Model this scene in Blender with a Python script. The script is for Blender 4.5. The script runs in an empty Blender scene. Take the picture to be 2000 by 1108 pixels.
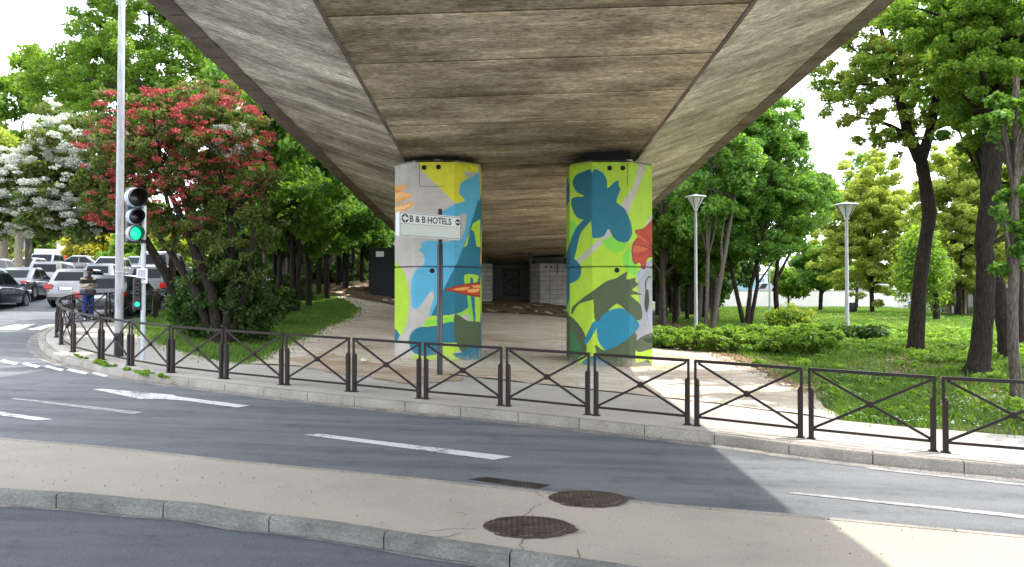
import bpy, bmesh, math, random
import numpy as np
from mathutils import Vector, Matrix
from mathutils.geometry import delaunay_2d_cdt
random.seed(7); RNG = np.random.default_rng(11)
sc = bpy.context.scene
COL = sc.collection
# ------------------------------------------------------------------ camera, sky, sun, exposure
FPX = 1450.0; EYE = 1.87; PITCH = math.atan(21/FPX)
cd = bpy.data.cameras.new('camera'); cam = bpy.data.objects.new('camera', cd); COL.objects.link(cam)
cd.sensor_width = 36; cd.lens = 36*FPX/2000; cd.clip_end = 3000; cd.clip_start = .1
cam.location = (0, 0, EYE); cam.rotation_euler = (math.pi/2+PITCH, 0, 0)
sc.camera = cam
SUN_TO = Vector((.555, .24, 1.0)).normalized()
w = bpy.data.worlds.new('World'); sc.world = w; w.use_nodes = True
nt = w.node_tree; bg = nt.nodes['Background']
sky = nt.nodes.new('ShaderNodeTexSky'); sky.sky_type = 'NISHITA'; sky.sun_disc = False
sky.sun_elevation = math.asin(SUN_TO.z); sky.sun_rotation = math.atan2(SUN_TO.x, SUN_TO.y)
sky.air_density = 1.0; sky.dust_density = 2.5; sky.ozone_density = 1.2
tcw = nt.nodes.new('ShaderNodeTexCoord'); mpw = nt.nodes.new('ShaderNodeMapping'); mpw.inputs['Scale'].default_value = (1, 1, 2.5)
ns = nt.nodes.new('ShaderNodeTexNoise'); ns.inputs['Scale'].default_value = 1.7; ns.inputs['Detail'].default_value = 7; ns.inputs['Roughness'].default_value = .55
rp = nt.nodes.new('ShaderNodeValToRGB'); rp.color_ramp.elements[0].position = .38; rp.color_ramp.elements[1].position = .62
rp.color_ramp.elements[0].color = (.25, .25, .25, 1)
mx = nt.nodes.new('ShaderNodeMix'); mx.data_type = 'RGBA'; mx.inputs['B'].default_value = (11.0, 11.4, 12.2, 1)
nt.links.new(tcw.outputs['Generated'], mpw.inputs['Vector']); nt.links.new(mpw.outputs[0], ns.inputs['Vector'])
nt.links.new(ns.outputs['Fac'], rp.inputs['Fac']); nt.links.new(rp.outputs[0], mx.inputs['Factor'])
nt.links.new(sky.outputs[0], mx.inputs['A']); nt.links.new(mx.outputs['Result'], bg.inputs['Color'])
bg.inputs['Strength'].default_value = .15
sl = bpy.data.lights.new('sun', 'SUN'); sl.energy = 2.3; sl.angle = math.radians(.55); sl.color = (1, .95, .87)
so = bpy.data.objects.new('sun', sl); COL.objects.link(so); so.rotation_euler = SUN_TO.to_track_quat('Z', 'Y').to_euler(); so.location = (20, 10, 40)
sc.view_settings.view_transform = 'Standard'; sc.view_settings.look = 'None'; sc.view_settings.gamma = 1
sc.view_settings.exposure = 1.5
sc.cycles.max_bounces = 8; sc.cycles.diffuse_bounces = 5; sc.cycles.transmission_bounces = 4; sc.cycles.use_denoising = True

# ------------------------------------------------------------------ terrain height
def ss(a, b, t):
    t = min(1, max(0, (t-a)/(b-a))); return t*t*(3-2*t)
def G(x, y):
    z = -.033*min(6, max(-45, x))
    wl = ss(-3, -10, x)if x < -3 else 0
    kk = .033+.027*wl; y0 = 17-wl
    z += (1-ss(1.5, 9, x))*kk*min(44, max(0, y-y0))
    z += ss(5, 12, x)*ss(9, 20, y)*.45
    z += .42*ss(39.5, 43.5, y)*ss(-15, -9, x)*(1-ss(5, 9, x))
    return z
SP, CP = math.sin(PITCH), math.cos(PITCH)
def at(u, v, dz=0.0):
    """ground point under photo pixel (u, v), dz above the terrain"""
    a = (u-1000)/FPX; b = (554-v)/FPX
    dx, dy, dzr = a, CP-SP*b, SP+CP*b
    lo = 3.0; d = lo
    while d < 160:
        if EYE+dzr*d-(G(dx*d, dy*d)+dz) < 0: break
        d += .2
    hi = d; lo = d-.2
    for _ in range(25):
        m = (lo+hi)/2
        if EYE+dzr*m-(G(dx*m, dy*m)+dz) < 0: hi = m
        else: lo = m
    return (dx*hi, dy*hi)
def ux(u, d): return (u-1000)/FPX*d
def vz(v, d): return EYE+(575-v)/FPX*d

# ------------------------------------------------------------------ object helpers
def link(o): COL.objects.link(o); return o
def tag(o, label=None, cat=None, group=None, kind=None):
    if label: o['label'] = label
    if cat: o['category'] = cat
    if group: o['group'] = group
    if kind: o['kind'] = kind
    return o
def empty(name, loc, rz=0, label=None, cat=None, group=None):
    o = link(bpy.data.objects.new(name, None)); o.location = loc; o.rotation_euler = (0, 0, rz); o.empty_display_size = .2
    return tag(o, label, cat, group)
def copy_tree(o, parent=None):
    c = o.copy(); COL.objects.link(c); c.parent = parent
    for ch in list(o.children): copy_tree(ch, c)
    return c
class MB:
    def __init__(s): s.v = []; s.f = []; s.m = []; s.cur = 0
    def add(s, vs, fs, M=None):
        n = len(s.v)
        for p in vs:
            p = Vector(p)
            s.v.append(tuple(M @ p) if M is not None else tuple(p))
        for f in fs: s.f.append([i+n for i in f]); s.m.append(s.cur)
        return s
    def box(s, x0, x1, y0, y1, z0, z1, M=None, ch=0):
        if ch <= 0:
            vs = [(x, y, z) for z in (z0, z1) for y in (y0, y1) for x in (x0, x1)]
            return s.add(vs, [(0, 2, 3, 1), (4, 5, 7, 6), (0, 1, 5, 4), (2, 6, 7, 3), (0, 4, 6, 2), (1, 3, 7, 5)], M)
        bm = bmesh.new(); bmesh.ops.create_cube(bm, size=1)
        for q in bm.verts: q.co = Vector((x0+(x1-x0)*(q.co.x+.5), y0+(y1-y0)*(q.co.y+.5), z0+(z1-z0)*(q.co.z+.5)))
        bmesh.ops.bevel(bm, geom=bm.edges[:], offset=ch, segments=1, affect='EDGES')
        s.add([q.co.copy() for q in bm.verts], [[q.index for q in f.verts] for f in bm.faces], M); bm.free(); return s
    def tube(s, pts, rad, n=8, cap=True):
        pts = [Vector(p) for p in pts]; base = len(s.v)
        if not isinstance(rad, (list, tuple)): rad = [rad]*len(pts)
        prev = None
        for i, p in enumerate(pts):
            t = (pts[min(i+1, len(pts)-1)]-pts[max(i-1, 0)])
            if t.length < 1e-9: t = Vector((0, 0, 1))
            t.normalize()
            a = prev if prev is not None else (Vector((1, 0, 0)) if abs(t.x) < .9 else Vector((0, 1, 0)))
            a = (a-t*a.dot(t)).normalized(); b = t.cross(a); prev = a
            for k in range(n):
                th = 2*math.pi*k/n; s.v.append(tuple(p+(a*math.cos(th)+b*math.sin(th))*rad[i]))
        for i in range(len(pts)-1):
            for k in range(n):
                s.f.append([base+i*n+k, base+i*n+(k+1) % n, base+(i+1)*n+(k+1) % n, base+(i+1)*n+k]); s.m.append(s.cur)
        if cap:
            s.f.append([base+k for k in range(n)][::-1]); s.f.append([base+(len(pts)-1)*n+k for k in range(n)]); s.m += [s.cur]*2
        return s
    def bar(s, a, b, w, h, up=(0, 0, 1)):
        a = Vector(a); b = Vector(b); t = (b-a).normalized(); u = Vector(up); sd = t.cross(u).normalized(); u = sd.cross(t)
        vs = []
        for p in (a, b):
            for i, j in ((-1, -1), (1, -1), (1, 1), (-1, 1)): vs.append(p+sd*(w/2*i)+u*(h/2*j))
        return s.add(vs, [(0, 3, 2, 1), (4, 5, 6, 7), (0, 1, 5, 4), (1, 2, 6, 5), (2, 3, 7, 6), (3, 0, 4, 7)])
    def lathe(s, prof, c=(0, 0, 0), n=20, M=None):
        b = len(s.v)
        for r, z in prof:
            for k in range(n):
                p = Vector((c[0]+r*math.cos(2*math.pi*k/n), c[1]+r*math.sin(2*math.pi*k/n), c[2]+z))
                s.v.append(tuple(M @ p) if M is not None else tuple(p))
        for i in range(len(prof)-1):
            for k in range(n):
                s.f.append([b+i*n+k, b+i*n+(k+1) % n, b+(i+1)*n+(k+1) % n, b+(i+1)*n+k]); s.m.append(s.cur)
        s.f.append([b+k for k in range(n)][::-1]); s.f.append([b+(len(prof)-1)*n+k for k in range(n)]); s.m += [s.cur]*2
        return s
    def prism(s, poly, z0, z1, M=None):
        n = len(poly)
        return s.add([(x, y, z0) for x, y in poly]+[(x, y, z1) for x, y in poly],
                     [list(range(n))[::-1], list(range(n, 2*n))]+[[i, (i+1) % n, n+(i+1) % n, n+i] for i in range(n)], M)
    def loft(s, rings, caps=True, closed=True):
        b = len(s.v); n = len(rings[0])
        for r in rings: s.v += [tuple(p) for p in r]
        for i in range(len(rings)-1):
            for k in range(n if closed else n-1):
                s.f.append([b+i*n+k, b+i*n+(k+1) % n, b+(i+1)*n+(k+1) % n, b+(i+1)*n+k]); s.m.append(s.cur)
        if caps:
            s.f.append([b+k for k in range(n)][::-1]); s.f.append([b+(len(rings)-1)*n+k for k in range(n)]); s.m += [s.cur]*2
        return s
    def build(s, name, mats, parent=None, smooth=None, sub=0, bevel=0):
        me = bpy.data.meshes.new(name); me.from_pydata(s.v, [], s.f)
        if not isinstance(mats, (list, tuple)): mats = [mats]
        for m in mats: me.materials.append(m)
        if len(mats) > 1: me.polygons.foreach_set('material_index', s.m)
        bm = bmesh.new(); bm.from_mesh(me); bmesh.ops.recalc_face_normals(bm, faces=bm.faces[:]); bm.to_mesh(me); bm.free()
        if smooth is not None:
            me.shade_smooth(); me.set_sharp_from_angle(angle=math.radians(smooth))
        o = link(bpy.data.objects.new(name, me))
        if parent is not None: o.parent = parent
        if bevel:
            b = o.modifiers.new('bevel', 'BEVEL'); b.width = bevel; b.segments = 2; b.limit_method = 'ANGLE'
        if sub:
            m = o.modifiers.new('sub', 'SUBSURF'); m.levels = sub; m.render_levels = sub
        return o

# ------------------------------------------------------------------ materials
def newmat(name):
    m = bpy.data.materials.new(name); m.use_nodes = True; return m, m.node_tree, m.node_tree.nodes['Principled BSDF']
def N(nt, typ, **kw):
    n = nt.nodes.new(typ)
    for k, v in kw.items():
        if k in n.inputs: n.inputs[k].default_value = v
        else: setattr(n, k, v)
    return n
def c4(c): return (c[0], c[1], c[2], 1)
def plain(name, c, rough=.5, metal=0, coat=0, emit=None, es=1, alpha=None, spec=.5):
    m, t, b = newmat(name)
    b.inputs['Base Color'].default_value = c4(c); b.inputs['Roughness'].default_value = rough; b.inputs['Metallic'].default_value = metal
    b.inputs['Coat Weight'].default_value = coat; b.inputs['Specular IOR Level'].default_value = spec
    if emit: b.inputs['Emission Color'].default_value = c4(emit); b.inputs['Emission Strength'].default_value = es
    return m
def coords(t, scale=(1, 1, 1), rot=(0, 0, 0)):
    tc = N(t, 'ShaderNodeTexCoord'); mp = N(t, 'ShaderNodeMapping'); mp.inputs['Scale'].default_value = scale; mp.inputs['Rotation'].default_value = rot
    t.links.new(tc.outputs['Object'], mp.inputs['Vector']); return mp.outputs[0]
def noise(t, vec, scale, detail=4, rough=.55):
    n = N(t, 'ShaderNodeTexNoise'); n.inputs['Scale'].default_value = scale; n.inputs['Detail'].default_value = detail; n.inputs['Roughness'].default_value = rough
    t.links.new(vec, n.inputs['Vector']); return n.outputs['Fac']
def ramp(t, fac, stops):
    r = N(t, 'ShaderNodeValToRGB'); e = r.color_ramp.elements
    while len(e) < len(stops): e.new(.5)
    for el, (p, c) in zip(e, stops): el.position = p; el.color = c4(c)
    t.links.new(fac, r.inputs['Fac']); return r.outputs[0]
def mixc(t, a, b, fac, mode='MIX'):
    m = N(t, 'ShaderNodeMix', data_type='RGBA', blend_type=mode)
    for s, val in (('A', a), ('B', b), ('Factor', fac)):
        if hasattr(val, 'links') or hasattr(val, 'is_linked'): t.links.new(val, m.inputs[s])
        else: m.inputs[s].default_value = c4(val) if isinstance(val, tuple) else val
    return m.outputs['Result']
def bump(t, b, h, strength=.3, dist=.01):
    n = N(t, 'ShaderNodeBump'); n.inputs['Strength'].default_value = strength; n.inputs['Distance'].default_value = dist
    t.links.new(h, n.inputs['Height']); t.links.new(n.outputs[0], b.inputs['Normal'])
def surf(name, ca, cb, big=.6, fine=60, speck=None, rough=.85, bstr=.3, bdist=.008, scale=(1, 1, 1), mid=None, spec=.3):
    """two-tone noisy surface with fine grain and optional specks"""
    m, t, b = newmat(name); vec = coords(t, scale)
    n1 = noise(t, vec, big, 6, .6); n2 = noise(t, vec, fine, 3, .7)
    stops = [(.32, ca), (.68, cb)] if mid is None else [(.3, ca), (.5, mid), (.7, cb)]
    col = ramp(t, n1, stops)
    g = ramp(t, n2, [(.3, (.72, .72, .72)), (.7, (1.25, 1.25, 1.25))])
    col = mixc(t, col, g, 1.0, 'MULTIPLY')
    if speck:
        v = N(t, 'ShaderNodeTexVoronoi'); v.inputs['Scale'].default_value = speck[1]; t.links.new(vec, v.inputs['Vector'])
        f = ramp(t, v.outputs['Distance'], [(speck[2], (1, 1, 1)), (speck[2]+.05, (0, 0, 0))])
        col = mixc(t, col, speck[0], f)
    t.links.new(col, b.inputs['Base Color']); b.inputs['Roughness'].default_value = rough; b.inputs['Specular IOR Level'].default_value = spec
    bump(t, b, n2, bstr, bdist); return m
def asphalt(name, ca, cb, tint):
    m, t, b = newmat(name); vec = coords(t)
    n1 = noise(t, vec, .35, 5, .6); n2 = noise(t, vec, 90, 2, .8); n3 = noise(t, coords(t, (.15, 1.2, 1), (0, 0, .08)), 2.0, 4)
    col = ramp(t, n1, [(.3, ca), (.7, cb)])
    col = mixc(t, col, ramp(t, n3, [(.35, (.72, .73, .75)), (.5, (1, 1, 1)), (.68, (1.18, 1.17, 1.15))]), 1.0, 'MULTIPLY')
    n4 = noise(t, vec, 2.3, 8, .72); col = mixc(t, col, ramp(t, n4, [(.36, (.74, .74, .76)), (.46, (1, 1, 1)), (.6, (1, 1, 1)), (.72, (1.2, 1.19, 1.16))]), .9, 'MULTIPLY')
    col = mixc(t, col, ramp(t, n2, [(.3, (.6, .6, .62)), (.55, (1, 1, 1)), (.75, (1.7, 1.68, 1.62))]), .9, 'MULTIPLY')
    v = N(t, 'ShaderNodeTexVoronoi'); v.inputs['Scale'].default_value = 1.1; t.links.new(vec, v.inputs['Vector'])
    col = mixc(t, col, tint, ramp(t, v.outputs['Distance'], [(.018, (1, 1, 1)), (.03, (0, 0, 0))]))
    t.links.new(col, b.inputs['Base Color']); b.inputs['Roughness'].default_value = .8; b.inputs['Specular IOR Level'].default_value = .35
    bump(t, b, n2, .5, .006); return m
M_ROAD = asphalt('road asphalt', (.118, .125, .135), (.155, .162, .170), (.35, .34, .32))
M_NEAR = asphalt('near road asphalt', (.085, .092, .112), (.12, .127, .148), (.4, .4, .38))
M_ISLAND = surf('beige island surface', (.285, .262, .22), (.41, .37, .305), .45, 120, None, .9, .35, .004, mid=(.36, .33, .275))
M_PAVE = surf('pavement asphalt', (.36, .335, .295), (.48, .45, .40), .5, 55, ((.15, .13, .1), 25, .05), .9, .4, .005)
M_KERB = surf('kerb stone', (.22, .205, .175), (.36, .335, .29), 1.6, 45, ((.1, .1, .09), 30, .08), .85, .5, .006)
M_KERB2 = surf('grey kerb concrete', (.125, .128, .118), (.24, .24, .22), 2.6, 30, ((.07, .08, .08), 22, .12), .85, .6, .008, scale=(1, 1, 2))
M_DARK = plain('dark void', (.01, .01, .01), .9)
def dirt_mat():
    m, t, b = newmat('sandy dirt'); vec = coords(t); vec2 = coords(t, (.45, 1.6, 1), (0, 0, .15))
    n1 = noise(t, vec, .33, 7, .62); n2 = noise(t, vec, 26, 4, .7); n3 = noise(t, vec2, 2.2, 6, .65)
    col = ramp(t, n1, [(.3, (.46, .35, .245)), (.44, (.61, .53, .43)), (.62, (.69, .64, .555))])
    col = mixc(t, col, ramp(t, n3, [(.35, (.74, .70, .64)), (.6, (1.12, 1.12, 1.12))]), .8, 'MULTIPLY')
    col = mixc(t, col, ramp(t, n2, [(.3, (.7, .68, .66)), (.7, (1.2, 1.2, 1.2))]), .8, 'MULTIPLY')
    v = N(t, 'ShaderNodeTexVoronoi'); v.inputs['Scale'].default_value = 9; t.links.new(vec, v.inputs['Vector'])
    col = mixc(t, col, (.12, .085, .05), ramp(t, v.outputs['Distance'], [(.06, (1, 1, 1)), (.12, (0, 0, 0))]))
    t.links.new(col, b.inputs['Base Color']); b.inputs['Roughness'].default_value = .95; b.inputs['Specular IOR Level'].default_value = .1
    ad = N(t, 'ShaderNodeMath', operation='ADD'); t.links.new(n2, ad.inputs[0]); t.links.new(n3, ad.inputs[1])
    bump(t, b, ad.outputs[0], .7, .03); return m
M_DIRT = dirt_mat()
M_MUD = surf('brown mound earth', (.10, .065, .035), (.27, .2, .125), 1.6, 14, ((.04, .025, .015), 5, .16), .95, 1.0, .04, mid=(.18, .125, .075), spec=.1)
M_LAWN = surf('lawn soil and moss', (.06, .062, .028), (.10, .12, .04), .8, 25, None, .95, 1, .03, spec=.1)
M_BROWNEDGE = surf('dry leaf litter', (.16, .085, .04), (.38, .27, .17), 2.2, 25, ((.06, .03, .015), 14, .15), .95, 1, .02, spec=.1)
def marking():
    m, t, b = newmat('worn white road paint'); vec = coords(t)
    n = noise(t, vec, 14, 6, .75); n2 = noise(t, vec, 1.3, 2)
    ad = N(t, 'ShaderNodeMath', operation='MULTIPLY_ADD'); ad.inputs[1].default_value = .5; t.links.new(n2, ad.inputs[0]); t.links.new(n, ad.inputs[2])
    f = ramp(t, ad.outputs[0], [(.55, (.56, .56, .54)), (.80, (.60, .60, .58)), (.86, (.17, .175, .18))])
    t.links.new(f, b.inputs['Base Color']); b.inputs['Roughness'].default_value = .7; return m
M_MARK = marking()
M_MARKF = surf('faded road paint', (.17, .175, .18), (.40, .40, .39), 9, 40, None, .8, .2, .003)
def concrete(name, cols, streak_scale, panel=True, dark=.5, grime=None):
    """board-marked concrete: grain runs across the deck, tone jumps from pour to pour"""
    m, t, b = newmat(name)
    tc = N(t, 'ShaderNodeTexCoord')
    def mp(s, r=(0, 0, 0)):
        q = N(t, 'ShaderNodeMapping'); q.inputs['Scale'].default_value = s; q.inputs['Rotation'].default_value = r; t.links.new(tc.outputs['Object'], q.inputs['Vector']); return q.outputs[0]
    s0 = noise(t, mp((.16, streak_scale*.42, .16)), 1.5, 5, .6); s1 = noise(t, mp((.55, streak_scale*1.3, .55)), 1.7, 10, .78); s2 = noise(t, mp((2.4, streak_scale*7, 2.4)), 2.0, 7, .8); big = noise(t, mp((.8, 1, 1)), .55, 7, .66)
    patch = noise(t, mp((.9, 2.0, .9)), 1.3, 9, .75)
    col = ramp(t, s1, [(.36, cols[0]), (.5, cols[1]), (.64, cols[2])])
    col = mixc(t, col, ramp(t, s0, [(.38, (dark, dark*.97, dark*.92)), (.5, (.95, .95, .94)), (.62, (1.25, 1.25, 1.24))]), .9, 'MULTIPLY')
    col = mixc(t, col, ramp(t, s2, [(.36, (.62, .59, .55)), (.48, (1, 1, 1)), (.64, (1.25, 1.24, 1.2))]), .7, 'MULTIPLY')
    col = mixc(t, col, ramp(t, big, [(.36, (.52, .49, .45)), (.5, (1, 1, 1)), (.64, (1.25, 1.25, 1.24))]), .85, 'MULTIPLY')
    col = mixc(t, col, ramp(t, patch, [(.34, (.45, .42, .38)), (.42, (1, 1, 1)), (.6, (1, 1, 1)), (.68, (1.45, 1.44, 1.4))]), .7, 'MULTIPLY')
    def boards(sc_, off, lo, hi):
        br = N(t, 'ShaderNodeTexBrick'); br.offset = .37; br.inputs['Scale'].default_value = 1; br.inputs['Brick Width'].default_value = sc_[0]; br.inputs['Row Height'].default_value = sc_[1]; br.inputs['Mortar Size'].default_value = .0035; br.inputs['Mortar Smooth'].default_value = .3
        br.inputs['Color1'].default_value = (lo, lo, lo*.97, 1); br.inputs['Color2'].default_value = (hi, hi, hi, 1); br.inputs['Mortar'].default_value = (.62, .6, .56, 1); br.inputs['Bias'].default_value = 0
        q = mp((1, 1, 1)); ws = noise(t, q, .8, 3); ad2 = N(t, 'ShaderNodeVectorMath', operation='MULTIPLY_ADD'); ad2.inputs[1].default_value = (.02, .02, 0); t.links.new(ws, ad2.inputs[0]); t.links.new(q, ad2.inputs[2])
        t.links.new(ad2.outputs[0], br.inputs['Vector']); return br.outputs['Color']
    col = mixc(t, col, boards((1.9, .135), 0, .86, 1.14), .7, 'MULTIPLY')
    fine = noise(t, mp((7, 26, 7)), 1.0, 5, .8); col = mixc(t, col, ramp(t, fine, [(.38, (.50, .47, .43)), (.5, (1, 1, 1)), (.62, (1.5, 1.49, 1.45))]), .85, 'MULTIPLY')
    sx = N(t, 'ShaderNodeSeparateXYZ'); t.links.new(tc.outputs['Object'], sx.inputs[0])
    if panel:
        dv = N(t, 'ShaderNodeMath', operation='DIVIDE'); dv.inputs[1].default_value = 1.93; t.links.new(sx.outputs['Y'], dv.inputs[0])
        of = N(t, 'ShaderNodeMath', operation='ADD'); of.inputs[1].default_value = .36; t.links.new(dv.outputs[0], of.inputs[0])
        fl = N(t, 'ShaderNodeMath', operation='FLOOR'); t.links.new(of.outputs[0], fl.inputs[0])
        wn = N(t, 'ShaderNodeTexWhiteNoise', noise_dimensions='1D'); t.links.new(fl.outputs[0], wn.inputs['W'])
        col = mixc(t, col, ramp(t, wn.outputs['Value'], [(0, (.78, .77, .75)), (1, (1.15, 1.15, 1.14))]), 1.0, 'MULTIPLY')
        fr = N(t, 'ShaderNodeMath', operation='FRACT'); t.links.new(of.outputs[0], fr.inputs[0])
        col = mixc(t, col, ramp(t, fr.outputs[0], [(0.0, (.28, .25, .23)), (.022, (.34, .31, .29)), (.028, (1.45, 1.45, 1.42)), (.06, (1.05, 1.05, 1.05)), (.9, (1, 1, 1)), (1, (.8, .8, .8))]), 1.0, 'MULTIPLY')
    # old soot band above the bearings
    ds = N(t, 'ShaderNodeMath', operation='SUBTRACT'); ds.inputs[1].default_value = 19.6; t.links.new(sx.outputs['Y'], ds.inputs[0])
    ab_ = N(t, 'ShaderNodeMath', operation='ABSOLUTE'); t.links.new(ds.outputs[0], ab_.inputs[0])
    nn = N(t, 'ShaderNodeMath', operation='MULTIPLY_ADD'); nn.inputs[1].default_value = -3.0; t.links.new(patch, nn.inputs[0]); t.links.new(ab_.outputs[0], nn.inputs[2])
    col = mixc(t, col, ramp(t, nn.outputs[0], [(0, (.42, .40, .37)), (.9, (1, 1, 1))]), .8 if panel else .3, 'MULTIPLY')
    v = N(t, 'ShaderNodeTexVoronoi'); v.inputs['Scale'].default_value = 2.3; t.links.new(mp((.45, 2.6, 1)), v.inputs['Vector'])
    col = mixc(t, col, (.05, .04, .03), ramp(t, v.outputs['Distance'], [(.05, (1, 1, 1)), (.09, (0, 0, 0))]))
    t.links.new(col, b.inputs['Base Color']); b.inputs['Roughness'].default_value = .9; b.inputs['Specular IOR Level'].default_value = .2
    bump(t, b, s2, .4, .01); return m
M_SOFF = concrete('board marked soffit concrete', [(.34, .275, .208), (.47, .40, .315), (.62, .56, .465)], 1.6, True, .70)
M_HAUNCH = concrete('streaked haunch concrete', [(.38, .345, .285), (.58, .55, .485), (.72, .70, .635)], 1.3, False, .55)
M_CORN = surf('dark cornice concrete', (.13, .105, .085), (.27, .23, .195), 1.2, 22, None, .9, .4, .01)
M_CONC = surf('plain grey concrete', (.26, .25, .235), (.40, .385, .36), 1.0, 35, ((.16, .15, .14), 12, .05), .88, .4, .006)
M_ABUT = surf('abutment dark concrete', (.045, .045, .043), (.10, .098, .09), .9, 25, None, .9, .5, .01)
def bark(name, a, b_, sc_=(9, 9, 2.0)):
    m, t, b = newmat(name); vec = coords(t, sc_)
    n = noise(t, vec, 2.2, 7, .7); v = N(t, 'ShaderNodeTexVoronoi', feature='DISTANCE_TO_EDGE'); v.inputs['Scale'].default_value = 2.2; t.links.new(vec, v.inputs['Vector'])
    col = ramp(t, n, [(.3, a), (.7, b_)]); col = mixc(t, col, ramp(t, v.outputs['Distance'], [(0, (.45, .45, .45)), (.12, (1, 1, 1))]), .8, 'MULTIPLY')
    t.links.new(col, b.inputs['Base Color']); b.inputs['Roughness'].default_value = .95; b.inputs['Specular IOR Level'].default_value = .15
    ad = N(t, 'ShaderNodeMath', operation='ADD'); t.links.new(n, ad.inputs[0]); t.links.new(v.outputs['Distance'], ad.inputs[1]); bump(t, b, ad.outputs[0], 1, .03); return m
M_BARK = bark('dark furrowed bark', (.014, .011, .009), (.055, .045, .037)); M_BARKG = bark('grey bark', (.07, .06, .05), (.2, .175, .145)); M_BARKL = bark('pale bark', (.2, .17, .12), (.4, .35, .27))
def leafmat(name, cols, trans=.42, tcol=None):
    m, t, b = newmat(name)
    a = N(t, 'ShaderNodeAttribute', attribute_name='rnd'); vec = coords(t); n = noise(t, vec, .7, 3)
    ad = N(t, 'ShaderNodeMath', operation='MULTIPLY_ADD'); ad.inputs[1].default_value = .6; t.links.new(a.outputs['Fac'], ad.inputs[0])
    mu = N(t, 'ShaderNodeMath', operation='MULTIPLY'); mu.inputs[1].default_value = .45; t.links.new(n, mu.inputs[0]); t.links.new(mu.outputs[0], ad.inputs[2])
    k = len(cols); col = ramp(t, ad.outputs[0], [(.12+.76*i/(k-1), c) for i, c in enumerate(cols)])
    b.inputs['Roughness'].default_value = .5; b.inputs['Specular IOR Level'].default_value = .35; t.links.new(col, b.inputs['Base Color'])
    tr = N(t, 'ShaderNodeBsdfTranslucent'); tcn = mixc(t, col, tcol or (1.5, 1.35, .55), 1.0, 'MULTIPLY'); t.links.new(tcn, tr.inputs['Color'])
    ms = N(t, 'ShaderNodeMixShader'); ms.inputs[0].default_value = trans
    t.links.new(b.outputs[0], ms.inputs[1]); t.links.new(tr.outputs[0], ms.inputs[2]); t.links.new(ms.outputs[0], t.nodes['Material Output'].inputs['Surface']); return m
L_MAPLE = leafmat('maple leaves', [(.055, .13, .018), (.14, .27, .035), (.29, .43, .07)], .54)
L_WOOD = leafmat('woodland leaves', [(.042, .11, .02), (.105, .225, .034), (.22, .37, .06)], .55)
L_COOL = leafmat('cool green leaves', [(.042, .125, .026), (.11, .25, .045), (.24, .41, .085)], .54)
L_DARK = leafmat('dark leaves', [(.02, .05, .014), (.04, .09, .02), (.085, .16, .035)], .42)
L_YEL = leafmat('yellow green leaves', [(.17, .25, .04), (.30, .39, .075), (.44, .51, .13)], .5)
L_RUST = leafmat('green leaves with rusty keys', [(.05, .12, .02), (.12, .24, .035), (.26, .38, .06), (.26, .15, .05)], .5)
L_HEDGE = leafmat('hedge leaves', [(.07, .165, .022), (.17, .32, .045), (.32, .48, .08)], .45)
L_GRASS = leafmat('grass blades', [(.055, .13, .02), (.11, .225, .035), (.22, .35, .07)], .4)
L_HAW = leafmat('hawthorn leaves', [(.035, .075, .02), (.075, .135, .03), (.15, .21, .05), (.15, .10, .05)], .45)
L_RED = leafmat('red blossom', [(.24, .028, .032), (.43, .06, .065), (.56, .19, .16)], .3, (1.2, .9, .9))
L_WHITE = leafmat('white blossom', [(.42, .46, .36), (.66, .68, .60), (.80, .80, .76)], .3, (1, 1, .9))
L_YELF = leafmat('golden shrub leaves', [(.17, .19, .03), (.32, .32, .04), (.45, .43, .07)], .4)

# ------------------------------------------------------------------ numpy leaf clouds
def leafcloud(name, C, Rr, n, size, mat, parent=None, flat=.7, up=.7, seed=1, long=1.6, shell=0.0, fold=.25):
    rng = np.random.default_rng(seed); C = np.asarray(C, float); Rr = np.asarray(Rr, float)
    if Rr.ndim == 1: Rr = np.stack([Rr, Rr, Rr*flat], 1)
    wts = (Rr[:, 0]*Rr[:, 1])**1.0; wts /= wts.sum()
    ci = rng.choice(len(C), n, p=wts)
    d = rng.normal(size=(n, 3)); d /= np.linalg.norm(d, axis=1)[:, None]
    rad = rng.random(n)**(1/3.0)*(1-shell)+shell
    P = C[ci]+d*rad[:, None]*Rr[ci]*rng.uniform(.8, 1.12, (n, 1))
    nrm = rng.normal(size=(n, 3))*.9+d*.35; nrm[:, 2] += up*.8; nrm /= np.linalg.norm(nrm, axis=1)[:, None]
    a = np.cross(nrm, rng.normal(size=(n, 3))); a /= np.linalg.norm(a, axis=1)[:, None]; b = np.cross(nrm, a)
    s = size*rng.uniform(.65, 1.35, n)[:, None]
    V = np.empty((n, 4, 3)); V[:, 0] = P-a*s*long*.5; V[:, 1] = P+b*s*.5+nrm*s*fold; V[:, 2] = P+a*s*long*.5; V[:, 3] = P-b*s*.5+nrm*s*fold*.6
    return cards(name, V.reshape(-1, 3), n, 4, mat, parent, rng.random(n)*.75+rng.random(len(C))[ci]*.25)
def cards(name, V, n, k, mat, parent, rnd):
    me = bpy.data.meshes.new(name); me.vertices.add(n*k); me.vertices.foreach_set('co', V.astype(np.float32).ravel())
    me.loops.add(n*k); me.loops.foreach_set('vertex_index', np.arange(n*k, dtype=np.int32))
    me.polygons.add(n); me.polygons.foreach_set('loop_start', np.arange(0, n*k, k, dtype=np.int32))
    at_ = me.attributes.new('rnd', 'FLOAT', 'FACE'); at_.data.foreach_set('value', rnd.astype(np.float32))
    me.materials.append(mat); me.update(calc_edges=True)
    o = link(bpy.data.objects.new(name, me))
    if parent is not None: o.parent = parent
    return o
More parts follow.
